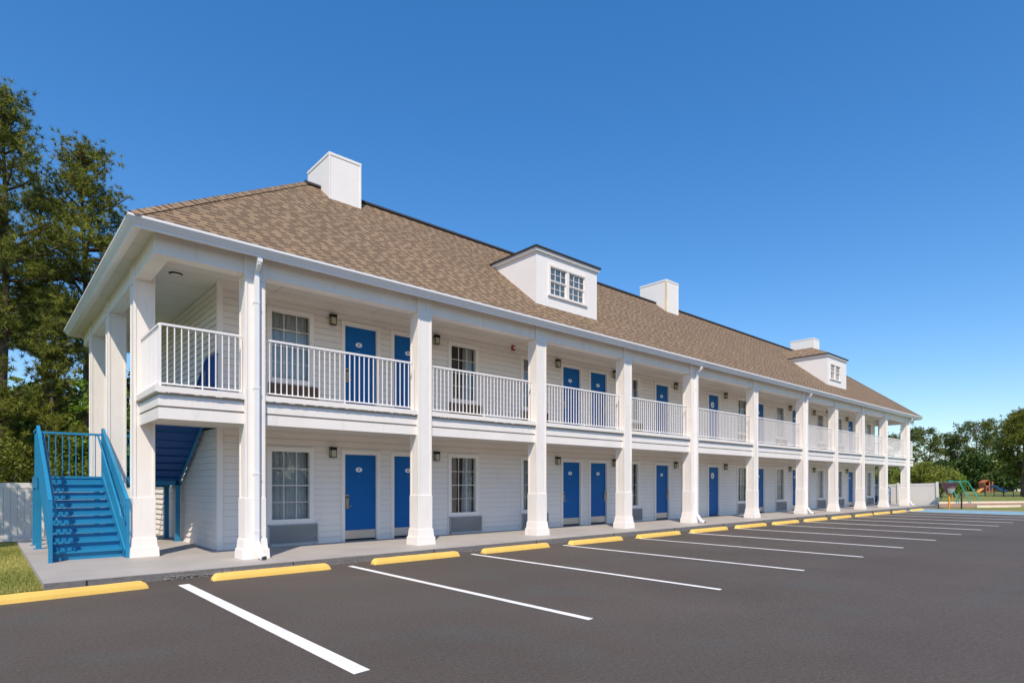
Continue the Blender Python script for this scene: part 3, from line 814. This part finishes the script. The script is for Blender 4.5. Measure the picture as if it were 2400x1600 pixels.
# ---------------------------------------------------------------- blue staircase
def staircase():
    t = thing('staircase', 'blue steel staircase rising from the slab at the near left end of the motel', 'staircase', group='blue steel end staircases')
    xl, xr = .95, 2.06; y0, z0 = 13.62, .12; nr = 10; rise = .157; run = .302
    zl = z0+nr*rise      # landing 1.69
    yl = y0+(nr-1)*run
    # treads, closed risers
    b = MB()
    for k in range(nr-1):
        z = z0+rise*(k+1); y = y0+run*k
        b.box(xl+.02, xr-.02, y-.045, y+run, z-.03, z)             # tread with nosing
        b.box(xl+.02, xr-.02, y, y+.01, z-rise, z-.035)
    b.box(xl+.02, xr-.02, yl, yl+.01, zl-rise, zl-.04)
    b.build('tread', M['stair'], t)
    # landing
    b = MB(); b.box(xl-.04, 3.68, yl-.02, yl+1.15, zl-.045, zl); b.box(xl-.06, 3.68, yl+1.15, yl+1.18, zl-.26, zl+.01)
    b.box(xl-.06, xl-.04, yl-.02, yl+1.15, zl-.26, zl+.01); b.box(xr+.06, 3.68, yl-.02, yl+.0, zl-.2, zl-.045)
    b.build('landing', M['stair'], t)
    # upper flight
    nu = 9; ru = (3.20-zl)/nu; yu = yl-.02; xa, xb = 2.62, 3.62
    b = MB()
    for k in range(nu-1):
        z = zl+ru*(k+1); y = yu-.295*k
        b.box(xa+.02, xb-.02, y-.295, y+.025, z-.035, z); b.box(xa+.02, xb-.02, y-.01, y, z-ru, z-.035)
    yt = yu-.295*(nu-1)
    b.box(xa+.02, xb-.02, yt-.01, yt, 3.20-ru, 3.19)
    b.build('tread', M['stair'], t)
    # closed underside of the upper flight, ribbed
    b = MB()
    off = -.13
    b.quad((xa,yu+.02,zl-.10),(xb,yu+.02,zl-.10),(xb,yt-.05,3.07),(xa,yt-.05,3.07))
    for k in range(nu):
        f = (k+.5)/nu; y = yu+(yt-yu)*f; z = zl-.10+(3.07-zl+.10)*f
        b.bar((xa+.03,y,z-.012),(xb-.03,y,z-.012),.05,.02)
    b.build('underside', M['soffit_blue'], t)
    # stringers
    for x in (xl-.0, xr):
        b = MB(); b.bar((x,y0-.18,z0+.02),(x,yl+.02,zl-.045),.03,.28); b.build('stringer', M['stair'], t)
    for x in (xa, xb):
        b = MB(); b.bar((x,yu,zl-.02),(x,yt-.05,3.13),.03,.27); b.build('stringer', M['stair'], t)
    # posts
    for (x, y) in ((.93, yl+1.12), (.93, yl+.05), (3.6, yl+.03), (3.58, yl+1.1), (2.1, yl+1.12)):
        b = MB(); b.bar((x,y,.12),(x,y,zl-.03),.1,.1); b.box(x-.09,x+.09,y-.09,y+.09,.12,.132); b.build('post', M['stair'], t)
    # balustrades of the lower flight
    def rail_slope(x, ya, za, yb, zb, hh, m=M['stair'], top=.055, newel=True, nb=None, hx=None):
        b = MB(); n = nb or max(3, round(abs(yb-ya)/.125))
        for k in range(1, n):
            f = k/n; y = ya+(yb-ya)*f; z = za+(zb-za)*f
            b.bar((x,y,z+.03),(x,y,z+hh-.02),.016,.016)
        r = b.build('railing', m, t)
        b = MB(); b.bar((x,ya,za+hh),(x,yb,zb+hh),.06,top); b.build('handrail', m, r)
        if newel:
            b = MB(); b.bar((x,ya,za-.05),(x,ya,za+hh+.01),.06,.06); b.bar((x,yb,zb-.05),(x,yb,zb+hh+.03),.06,.06); b.build('newel', m, r)
        if hx is not None:
            b = MB()
            b.tube([(hx,ya-.10,za+hh-.34),(hx,ya+.10,za+hh-.30),(hx,ya+.22,za+hh-.17),(hx,yb+.05,zb+hh-.13),(hx,yb+.15,zb+hh-.13)], .02, 8)
            for f in (.06,.5,.95):
                y = ya+(yb-ya)*f+.15; z = za+(zb-za)*f+hh-.14
                b.tube([(hx,y,z),(x,y,z-.05)], .010, 6)
            b.build('grab_rail', m, r)
    rail_slope(xl-.03, y0-.28, z0+.03, yl, zl+.0, 1.06, hx=xl+.06)
    rail_slope(xr+.02, y0-.32, z0+.03, yl, zl+.0, 1.06, hx=xr-.07)
    # landing rails
    def rail_flat(p, q, hh=1.02):
        p = Vector(p); q = Vector(q); Ln = (q-p).length; n = max(2, round(Ln/.125)); b = MB()
        for k in range(n+1):
            c_ = p.lerp(q, k/n); b.bar((c_.x,c_.y,zl),(c_.x,c_.y,zl+hh),.018,.018)
        r = b.build('railing', M['stair'], t)
        b = MB(); b.bar((p.x,p.y,zl+hh),(q.x,q.y,zl+hh),.05,.05); b.build('handrail', M['stair'], r)
    rail_flat((xl-.03,yl+1.12,0),(3.6,yl+1.12,0)); rail_flat((xl-.03,yl+.06,0),(xl-.03,yl+1.12,0))
    # upper flight rails
    rail_slope(xa, yu, zl, yt, 3.20, 1.0, M['stair'])
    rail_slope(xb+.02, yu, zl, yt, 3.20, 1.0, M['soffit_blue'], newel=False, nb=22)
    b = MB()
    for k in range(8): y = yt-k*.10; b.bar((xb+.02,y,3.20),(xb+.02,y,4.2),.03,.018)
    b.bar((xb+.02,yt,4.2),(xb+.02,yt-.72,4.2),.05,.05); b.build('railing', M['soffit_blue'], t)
    return t
ST = staircase()
ST2 = copy_tree(ST, 'far blue staircase at the right end of the motel, mostly hidden behind the columns', loc=(X0+X1,0,0), scale=(-1,1,1))

# ---------------------------------------------------------------- fences
def vinyl_fence(pts, h, label, posts_only_at=None, spacing=2.4, z=-.1, group='white vinyl fences beside the motel', fm='vinyl'):
    t = thing('vinyl_fence', label, 'fence', (pts[0][0], pts[0][1], z), group)
    p = Vector((0,0,0)); q = Vector((pts[1][0]-pts[0][0], pts[1][1]-pts[0][1], 0)); Ln = q.length; d = q/Ln
    n = max(1, round(Ln/spacing))
    for k in range(n):
        a = d*(Ln*k/n); c_ = d*(Ln*(k+1)/n)
        b = MB(); nb = 14
        a2 = a+d*.06; c2 = c_-d*.06
        for j in range(nb):
            u = a2.lerp(c2, (j+.02)/nb); v_ = a2.lerp(c2, (j+.98)/nb)
            b.bar((u.x,u.y,h*.5),(v_.x,v_.y,h*.5),.022,h-.2)
        b.bar((a2.x,a2.y,h-.07),(c2.x,c2.y,h-.07),.05,.14); b.bar((a2.x,a2.y,.1),(c2.x,c2.y,.1),.05,.14)
        b.build('fence_panel', M[fm], t)
    for k in range(n+1):
        a = d*(Ln*k/n); b = MB(); b.bar((a.x,a.y,-.05),(a.x,a.y,h+.05),.13,.13)
        b.frustum((a.x-.075,a.x+.075,a.y-.075,a.y+.075),h+.05,(a.x-.02,a.x+.02,a.y-.02,a.y+.02),h+.09)
        b.build('fence_post', M[fm], t)
    return t
vinyl_fence([(-9.0,19.75),(3.2,19.75)], 1.52, 'white vinyl fence dappled with leaf shade behind the lawn at the left', z=.03, spacing=2.03, fm='vinyl_shaded')
vf = vinyl_fence([(48.35,10.85),(48.9,20.2)], 1.66, 'white vinyl fence at the right end of the walkway, behind the last columns')
vf.rotation_euler[0] = -R(1.6)

# ---------------------------------------------------------------- playground things on the right
def at(u, depth):
    a = (u-1200)/1394.5
    return (depth*(.66597+.74598*a), depth*(.74598-.66597*a))
# funnel ball goal
t = thing('funnel_ball_goal', 'maroon and white funnel ball goal on an orange pole, right of the vinyl fence', 'ball goal', (47.3,10.0,-.12))
b = MB(); b.tube([(0,0,0),(0,0,1.0)], .05, 10); b.build('pole', M['orange'], t)
b = MB(); b.tube([(.02,0,.95),(.0,0,1.1),(0,0,1.32),(0,0,1.70)], [.10,.2,.33,.47], 14, cap=False); b.tube([(-.12,.0,.93),(-.25,0,1.05)], .05, 6); b.tube([(.12,0,.93),(.22,0,1.02)], .05, 6); b.build('funnel', M['purple'], t)
b = MB(); b.tube([(0,0,1.0),(0,0,1.12),(0,0,1.34)], [.09,.17,.30], 14, cap=False)
for v_ in range(len(b.v)): x, y, z = b.v[v_]; b.v[v_] = (x*1.03-.05, y*1.03-.07, z-.01)
b.build('funnel_panel', M['plaque'], t)
b = MB(); b.tube([(0,0,1.70),(0,0,1.73)], .56, 20); b.build('rim', M['metal'], t)
b = MB(); b.tube([(0,0,.93),(.27,-.12,.93),(.27,-.12,.55)], .022, 6); b.build('bracket', M['orange'], t)
# black post
t = thing('lawn_post', 'slim black post standing in the grass right of the funnel ball goal', 'post', (47.6,9.4,-.12))
b = MB(); b.box(-.04,.04,-.04,.04,0,1.05); b.frustum((-.05,.05,-.05,.05),1.05,(-.02,.02,-.02,.02),1.10); b.build('shaft', M['black'], t)
b = MB(); b.box(-.045,.045,-.05,-.04,.62,.92); b.build('sign_plate', M['purple'], t)
# swing set
t = thing('swing_set', 'teal metal swing set standing in the mulch bed', 'swing set', (0,0,-.12))
AP = [at(2226,54), at(2248,53.5), at(2268,53.5)]
fts = [(at(2248,48.5), at(2204,59)), (at(2276,49), at(2222,58)), (at(2299,50.5), at(2243,57))]
for (ax, ay), (f1, f2) in zip(AP, fts):
    for fx, fy in (f1, f2):
        b = MB(); b.tube([(ax,ay,1.83),(fx,fy,0)], .038, 8); b.build('leg', M['teal'], t)
b = MB(); b.tube([(AP[0][0],AP[0][1],1.86),(AP[1][0],AP[1][1],1.84),(AP[2][0],AP[2][1],1.82)], .04, 8)
q0 = at(2212,56); q1 = at(2217,55.5); b.tube([(*q0,1.66),(*q1,1.86),(AP[0][0],AP[0][1],1.92),(*at(2236,54),1.86)], .045, 8); b.build('crossbar', M['teal'], t)
SW = [at(2238,53.7), at(2259,53.5)]
for sx, sy in SW:
    b = MB()
    for e in (-.2,.2): b.tube([(sx+e,sy,1.84),(sx+e,sy,.45)], .012, 5)
    b.box(sx-.25,sx+.25,sy-.09,sy+.09,.42,.45); b.build('swing_seat', M['black'], t)
# playhouse
hx, hy = at(2312, 104)
t = thing('playhouse', 'orange wooden playhouse tower with a small slide, far across the lawn', 'playhouse', (hx,hy,-.12))
t.rotation_euler[2] = -R(41.76); t.scale = (.85,.85,.92)
b = MB(); b.box(-1.0,.7,-.8,.8,.1,1.35); b.box(-1.0,-.85,-.8,.8,1.35,2.0); b.box(.5,.7,-.8,-.65,1.35,2.2); b.box(-.1,.1,-.8,-.65,1.35,2.4); b.box(-1.0,.7,-.85,-.78,1.3,1.42); b.build('tower', M['playorange'], t)
b = MB(); b.poly([(-1.1,-.9,1.9),(-.1,-.9,2.5),(-.1,.9,2.5),(-1.1,.9,1.9)]); b.poly([(-.1,-.9,2.5),(.1,-.9,1.95),(.1,.9,1.95),(-.1,.9,2.5)]); b.build('roof', M['playorange'], t)
b = MB(); b.box(-.6,-.15,-.81,-.79,.35,1.0); b.box(.1,.45,-.81,-.79,.5,1.1); b.build('opening', M['black'], t)
b = MB()
for yy in (-.5,.0):
    b.tube([(-1.0,yy,.85),(-1.5,yy,.5),(-2.0,yy,.15)], .1, 6)
b.build('slide', M['orange'], t)
hx, hy = at(2340, 100)
t = thing('tube_slide', 'dark blue curved slide right of the orange playhouse', 'slide', (hx,hy,-.12)); t.rotation_euler[2] = -R(41.76)
b = MB(); b.tube([(-1.3,0,1.25),(-.7,0,1.15),(0,0,.7),(.7,0,.35),(1.2,0,.3)], .22, 10); b.tube([(-1.3,-.5,1.35),(-.6,-.5,1.2),(0,-.5,.8),(1.2,-.5,.5)], .05, 8); b.build('chute', M['blueplastic'], t)
b = MB(); b.tube([(-1.2,0,0),(-1.2,0,1.2)], .06, 6); b.tube([(.9,0,0),(.9,0,.3)], .06, 6); b.build('support', M['blueplastic'], t)
# chain link fence
pa = at(2309, 78); pb = at(2480, 66)
t = thing('chain_link_fence', 'low black chain link fence crossing the lawn in front of the playhouse', 'fence', (pa[0],pa[1],-.12))
q = Vector((pb[0]-pa[0], pb[1]-pa[1], 0)); Ln = q.length; d = q/Ln; hh = 1.15
b = MB()
for k in range(int(Ln/.22)):
    a = d*(k*.22)
    b.bar((a.x,a.y,.03),(a.x+d.x*.6,a.y+d.y*.6,hh),.008,.008); b.bar((a.x+d.x*.6,a.y+d.y*.6,.03),(a.x,a.y,hh),.008,.008)
b.build('mesh', M['black'], t)
b = MB(); b.bar((0,0,hh),(q.x,q.y,hh),.045,.045); b.build('top_rail', M['black'], t)
for k in range(8):
    a = q*(k/7); b = MB(); b.tube([(a.x,a.y,0),(a.x,a.y,hh+.06 if k % 2 else hh+.25)], .04 if k % 2 else .07, 8); b.build('fence_post', M['black'], t)
# pale house glimpsed under the trees
hx, hy = at(2385, 128)
t = thing('far_house', 'low white house half hidden behind the trees at the right edge', 'house', (hx,hy,-.12)); t.rotation_euler[2] = -R(41.76)
b = MB(); b.box(-3.6,8,-3,3,0,2.3); b.build('wall', M['white'], t)
b = MB(); b.poly([(-3.9,-3.4,2.25),(8.3,-3.4,2.25),(8.3,0,3.6),(-3.9,0,3.6)]); b.poly([(8.3,3.4,2.25),(-3.9,3.4,2.25),(-3.9,0,3.6),(8.3,0,3.6)]); b.build('roof', M['kerb'], t)
for x in (-2.2,.8,3.6): b = MB(); b.box(x,x+1,-3.03,-3.0,.9,1.9); b.build('window', M['dark'], t)

# ---------------------------------------------------------------- vegetation
def unit(rng, n):
    v = rng.normal(size=(n,3)); return v/np.linalg.norm(v, axis=1, keepdims=True)
def leaves(rng, centers, rad, per, size, up=.35, aspect=.6, k=4):
    """quads scattered in clusters round the centres"""
    n = len(centers)*per
    c = np.repeat(centers, per, axis=0); r = np.repeat(rad, per) if np.ndim(rad) else np.full(n, rad)
    p = c + unit(rng, n)*(r*rng.uniform(0,1,n)**(1/2.2))[:,None]*np.array([1,1,.75])
    nrm = unit(rng, n) + np.array([0,0,up]) + (p-c)/np.maximum(r,1e-3)[:,None]*.6; nrm /= np.linalg.norm(nrm, axis=1, keepdims=True)
    a = np.cross(nrm, unit(rng, n)); a /= np.linalg.norm(a, axis=1, keepdims=True); b_ = np.cross(nrm, a)
    s = size*rng.uniform(.6,1.35,n)[:,None]
    q = np.stack([p-a*s, p-b_*s*aspect, p+a*s, p+b_*s*aspect], axis=1)
    return q
def needles(rng, centers, dirs, per, length, width):
    n = len(centers)*per
    c = np.repeat(centers, per, axis=0); d = np.repeat(dirs, per, axis=0)
    v = unit(rng, n) + d*.45; v /= np.linalg.norm(v, axis=1, keepdims=True)
    s = np.cross(v, unit(rng, n)); s /= np.linalg.norm(s, axis=1, keepdims=True)
    ln = length*rng.uniform(.65,1.2,n)[:,None]; base = c - d*.03
    return np.stack([base - s*width/2, base + s*width/2, base + v*ln], axis=1)

def pine(name, label, loc, h, cb, rad, seed, lean=(0,0), mats=('needle','bark'), per=24, nl=.20, nw=.021, dens=1.0, group=None, profile=None, cat='pine tree', clump=.36, tr=.2, zs=1.0, puff=False):
    rng = np.random.default_rng(seed); rr = random.Random(seed)
    t = thing(name, label, cat, loc, group)
    tb = MB(); pts = []; 
    for k in range(9):
        f = k/8; pts.append((lean[0]*f*f+.12*math.sin(f*5+seed), lean[1]*f*f+.10*math.cos(f*4+seed), h*f))
    tb.tube(pts, [tr*(1-.88*k/8) for k in range(9)], 8)
    def tp(z):
        f = max(0, min(1, z/h))*8; i = min(7, int(f)); g = f-i
        return np.array(pts[i])*(1-g)+np.array(pts[i+1])*g
    cs = []; ds = []; tn = []
    z = cb
    while z < h-.25:
        f = (z-cb)/(h-cb)
        pr = profile(f) if profile else (min(1, .55+1.6*f) if f < .3 else 1)*(1-f**1.7)**.75
        for _ in range(rr.choice([2,3,3,4])):
            az = rr.uniform(0, 2*math.pi); Ln = max(.35, rad*pr*rr.uniform(.55,1.12)); up = rr.uniform(-.05,.45)+.25*f
            o = tp(z); d = np.array([math.cos(az), math.sin(az), up]); d /= np.linalg.norm(d)
            m_ = o+d*Ln*.5+np.array([0,0,-.04*Ln]); e = o+d*Ln+np.array([0,0,.06*Ln])
            tb.tube([tuple(o), tuple(m_), tuple(e)], [.03+.018*Ln, .02+.008*Ln, .012], 5, cap=False)
            if puff:        # needles gathered in rounded puffs along the limb, gaps between them
                nn = max(2, int(round(Ln*2.1)))
                for j in range(nn):
                    g = .30+.70*(j+rr.uniform(.2,1))/nn; g = min(1, g); q = o*(1-g)**2+2*m_*g*(1-g)+e*g*g
                    node = q + rng.normal(size=3)*np.array([.16,.16,.06]) + np.array([0,0,.10])
                    nsub = int(11*dens); cs.append(node + rng.normal(size=(nsub,3))*np.array([clump,clump,clump*.62])); tn.append(np.full(nsub, rng.normal(.5,.22)))
                    dd = rng.normal(size=(nsub,3))*.45+np.array([d[0]*.35,d[1]*.35,.8]); ds.append(dd/np.linalg.norm(dd,axis=1,keepdims=True))
                continue
            nt_ = int((3+Ln*5)*dens)
            for j in range(nt_):
                g = rr.uniform(.28,1.0)**.7; q = o*(1-g)**2+2*m_*g*(1-g)+e*g*g
                sp = .16+.34*Ln*(1.15-g)*.5
                cen = q + rng.normal(size=3)*np.array([sp,sp,sp*.55]) + np.array([0,0,.08])
                nsub = 5
                cs.append(cen + rng.normal(size=(nsub,3))*clump*.5); tn.append(rng.normal(.5,.25,nsub)); dd = rng.normal(size=(nsub,3))*.45+np.array([d[0]*.5,d[1]*.5,.75]); ds.append(dd/np.linalg.norm(dd,axis=1,keepdims=True))
        z += rr.uniform(.28,.55)*(.6 if f > .75 else 1)*zs
    cs.append(tp(h)+rng.normal(size=(14,3))*np.array([.16,.16,.25])); ds.append(np.tile([0,0,1.],(14,1))); tn.append(np.full(14,.5))
    tb.build('trunk', M[mats[1]], t, smooth=True)
    C = np.concatenate(cs); Dv = np.concatenate(ds)
    q = needles(rng, C, Dv, per, nl, nw)
    tint = np.repeat(np.clip(np.concatenate(tn), 0, 1), per)*.8+rng.uniform(0,.2,len(C)*per)
    arr_mesh('crown', q, 3, M[mats[0]], t, tint)
    return t

def broad(name, label, loc, h, cb, rx, seed, mat_='leaf_mid', ncl=90, per=70, size=.07, crad=.55, tr=.16, cat='tree', group=None, lobes=7, ry=None, hollow=.35):
    rng = np.random.default_rng(seed); rr = random.Random(seed)
    ry = ry or rx
    t = thing(name, label, cat, loc, group)
    tb = MB(); zc = (h+cb)/2; hz = (h-cb)/2
    tb.tube([(0,0,0),(.05,.03,zc*.5),(-.04,.06,zc)], [tr,tr*.75,tr*.45], 8)
    cent = []
    lb = [(rng.normal(size=3)*np.array([rx*.38,ry*.38,hz*.38]), rr.uniform(.45,.72)) for _ in range(lobes)]
    while len(cent) < ncl:
        l, s = lb[rr.randrange(lobes)]
        u = unit(rng,1)[0]*rr.uniform(hollow,1)**.5
        p = l + u*np.array([rx*s, ry*s, hz*s])
        q = p/np.array([rx,ry,hz])
        if np.dot(q,q) < 1.05: cent.append(p+np.array([0,0,zc]))
    cent = np.array(cent)
    for k in range(0, len(cent), max(1, len(cent)//16)):
        p = cent[k]; tb.tube([(0,0,cb*.8+.2),(p[0]*.4,p[1]*.4,(cb+p[2])/2),tuple(p)], [tr*.45,tr*.25,.012], 5, cap=False)
    tb.build('trunk', M['bark'], t, smooth=True)
    cr = crad*rng.uniform(.6,1.3,len(cent))
    q = leaves(rng, cent, cr, per, size)
    tint = np.repeat(np.clip(rng.normal(.5,.28,len(cent)),0,1), per)*.7+rng.uniform(0,.3,len(q))
    arr_mesh('crown', q, 4, M[mat_], t, tint)
    return t

gp = 'pines behind the left fence'
cone = lambda f: (min(1, .62+2.2*f))*(.10+1.02*(1-f)**.95)
kw = dict(group=gp, puff=True, dens=1.3, clump=.22, per=22, nl=.19, nw=.022, profile=cone)
pine('pine_tree', 'tallest pine at the left edge of the photo, behind the vinyl fence', (.55,27.5,0), 15.3, 6.9, 3.0, 11, **kw)
pine('pine_tree', 'pointed pine just left of the roof corner, behind the vinyl fence', (3.05,29.0,0), 15.0, 6.9, 3.7, 12, **kw)
pine('pine_tree', 'pine standing between the tallest pine and the pointed pine', (1.9,31.0,0), 13.6, 6.6, 3.0, 13, **kw)
pine('pine_tree', 'pine trunk and crown nearest the motel eaves at the left', (4.9,28.4,0), 12.0, 6.8, 3.0, 14, **kw)
pine('pine_tree', 'pine of middle height whose crown hangs just above the fence pines', (-.9,29.5,0), 12.6, 6.2, 3.4, 17, **kw)
kw['tr'] = .12
pine('pine_tree', 'low young pine with drooping limbs left of the staircase, behind the fence', (-.2,24.5,0), 7.4, .8, 2.3, 15, **kw)
pine('pine_tree', 'low young pine behind the back railing of the staircase', (1.75,25.0,0), 7.0, .8, 2.1, 16, **kw)
gb = 'leafy saplings behind the left fence'
broad('sapling', 'bright green sapling below the eaves, beside the rear columns', (3.2,24.4,0), 5.6, 1.2, 1.0, 21, 'leaf_bright', 60, 45, .075, .32, .06, 'sapling', gb)
broad('sapling', 'leafy green sapling rising above the fence left of the stairs', (.15,22.2,0), 2.9, .3, 1.0, 22, 'leaf_olive', 60, 60, .05, .33, .05, 'sapling', gb)
broad('sapling', 'leafy sapling seen through the back railing of the stair landing', (2.1,22.4,0), 3.2, .3, 1.0, 23, 'leaf_mid', 60, 60, .05, .33, .05, 'sapling', gb)
gs = 'dark understorey trees behind the pines'
for k, (x, y, h, rx) in enumerate([(-2.4,33,6.6,2.8),(2.4,34,6.6,2.8),(6.2,33,7.0,2.6)]):
    broad('understorey_tree', 'dark leafy tree in the shade behind the pines, %s' % ['at the far left','behind the stairs','closest to the eaves'][k], (x,y,0), h, .2, rx, 30+k, 'leaf_dark', 110, 60, .12, .85, .15, 'tree', gs)
broad('shade_tree', 'leafy tree left of the frame whose branches shade the vinyl fence', (-2.6,17.2,0.02), 7.2, 3.2, 2.2, 41, 'leaf_mid', 150, 45, .065, .28, .12, 'tree')

# trees on the right, beyond the playground
def atz(u, depth): x, y = at(u, depth); return (x, y, -.12)
gr = 'tall pines across the playground'
spec = [(2137,150,14.6,3.0,'left most, just right of the motel'),(2180,152,15.2,3.4,'second from the motel'),(2215,158,14.4,3.2,'with a thin open crown left of the gap'),(2243,156,13.2,3.0,'with a bare pale trunk'),(2288,150,16.4,4.6,'with the widest flat crown'),(2322,160,13.5,3.6,'at the right end of the flat crowned group'),(2096,158,14.0,3.2,'seen between the last two columns')]
for k, (u, dpt, h, r, w_) in enumerate(spec):
    pine('pine_tree', 'tall distant pine %s' % w_, atz(u,dpt), h, h*.42, r, 60+k, mats=('needle_far','bark'), per=7, nl=.5, nw=.12, dens=.55, zs=2.3, group=gr, clump=.8,
         profile=lambda f: .45+.75*math.sin(min(1,f*1.05)*2.6) if f < .95 else .35, tr=.26)
gd = 'broadleaf trees beyond the playground'
for k, (u, dpt, h, cb, r, mt, w_) in enumerate([(2275,128,8.4,.2,4.4,'leaf_dark','large round dark tree in the middle of the group'),(2330,132,7.6,.2,4.6,'leaf_mid','mid green tree right of the large dark one'),
        (2205,138,7.0,.2,4.4,'leaf_dark','dark tree under the tall pines'),(2155,142,6.6,.2,4.5,'leaf_dark','dark tree closest to the motel under the pines'),
        (2362,122,6.6,.4,3.4,'leaf_dark','very dark tree behind the playhouse'),(2100,140,6.0,.2,5.0,'leaf_mid','green tree seen between the last two columns')]):
    broad('broadleaf_tree', w_, atz(u,dpt), h, cb, r, 80+k, mt, 150, 44, .30, 1.15, .3, 'tree', gd)
pine('pine_tree', 'big rusty green pine cut off by the right edge of the photo', atz(2398,76), 10.6, 2.4, 4.2, 95, mats=('needle','bark'), per=10, nl=.42, nw=.07, dens=1.0, clump=.6, tr=.25)
broad('broadleaf_tree', 'low dark tree under the big pine at the right edge', atz(2440,84), 6.4, .8, 4.2, 97, 'leaf_dark', 130, 50, .2, .9, .2, 'tree', gd)
gbush = 'green bushes behind the right vinyl fence'
for k, (u, dpt, h, r, mt, w_) in enumerate([(2160,66,4.4,2.2,'leaf_olive','big olive green bush above the right vinyl fence'),(2205,70,3.9,2.1,'leaf_olive','olive green bush right of the biggest one'),
        (2236,76,3.2,1.3,'leaf_bright','bright green bush above the funnel ball goal'),(2096,62,2.9,1.6,'leaf_olive','bush seen between the last two columns'),(2130,70,3.9,1.8,'leaf_olive','bush just behind the last column')]):
    broad('bush', w_, atz(u,dpt), h, .1, r, 100+k, mt, 80, 60, .10, .55, .08, 'bush', gbush)
# palmettos behind the fence
for k, u in enumerate((2150, 2184)):
    rng = np.random.default_rng(130+k); dpt = 54
    t = thing('palmetto', ['spiky pale palmetto behind the fence beside the last column','spiky pale palmetto behind the fence near its end post'][k], 'palmetto', atz(u,dpt), 'palmettos behind the right vinyl fence')
    qs = []
    for f in range(22):
        az = rng.uniform(0,6.28); el = rng.uniform(.5,1.3); d = np.array([math.cos(az)*math.cos(el), math.sin(az)*math.cos(el), math.sin(el)]); Ln = rng.uniform(.9,1.35)
        s = np.array([-math.sin(az), math.cos(az), 0])
        for j in range(7):
            a = (j-3)*.16; dd = d+s*a; dd /= np.linalg.norm(dd); o = np.array([0,0,.55]); ss = np.cross(dd,[0,0,1]); ss /= np.linalg.norm(ss)
            qs.append([o+dd*Ln*.45-ss*.02, o+dd*Ln*.45+ss*.02, o+dd*Ln+np.array([0,0,-.05*abs(a)])])
    arr_mesh('frond', np.array(qs), 3, M['frond'], t, rng.uniform(0,1,len(qs)))
    b = MB(); b.tube([(0,0,0),(0,0,.7)], .09, 8); b.build('stem', M['bark'], t)
# far-off belt of woods closing the horizon
rng = np.random.default_rng(7)
cent = []
for k in range(420):
    u = rng.uniform(2050, 2600); dp = rng.uniform(185, 215); x, y = at(u, dp); cent.append((x, y, rng.uniform(.3, 8.0)*rng.uniform(.6,1)))
for k in range(240):
    x = rng.uniform(-24, 14); y = rng.uniform(42, 50); cent.append((x, y, rng.uniform(.2, 6.5)))
for k in range(700):         # woods across the road, seen only in the window panes
    x = rng.uniform(-30, 150); y = rng.uniform(-72, -62); cent.append((x, y, rng.uniform(.2, 9)*rng.uniform(.6,1)))
q = leaves(rng, np.array(cent), 1.6, 60, .38)
arr_mesh('far_woods', q, 4, M['leaf_dark'], None, rng.uniform(0,1,len(q)), kind='stuff', label='far belt of dark woods closing the horizon behind the playground', category='woods')

# grass blades at the left corner
rng = np.random.default_rng(3); n = 42000
x = KX0 - .0 - rng.uniform(0,1,n)**1.3*2.6; y = rng.uniform(KY+.0, 19.7, n); y = KY+.03+(19.7-KY)*rng.uniform(0,1,n)**1.25
hgt = rng.uniform(.018,.042,n); az = rng.uniform(0,6.28,n); ln = rng.uniform(0,.03,n)
edge = (x > KX0-.05); hgt[edge] *= 1.3
z0 = np.full(n,.022); wv = .006
p0 = np.stack([x-np.sin(az)*wv, y+np.cos(az)*wv, z0],1); p1 = np.stack([x+np.sin(az)*wv, y-np.cos(az)*wv, z0],1)
p2 = np.stack([x+np.cos(az)*ln, y+np.sin(az)*ln, z0+hgt],1)
pt = .5+.28*np.sin(x*2.1+1)*np.cos(y*1.3)+rng.normal(0,.18,n)
arr_mesh('grass', np.stack([p0,p1,p2],1), 3, M['grass'], None, np.clip(pt,0,1), kind='stuff', label='short patchy green grass beside the slab at the lower left', category='grass')
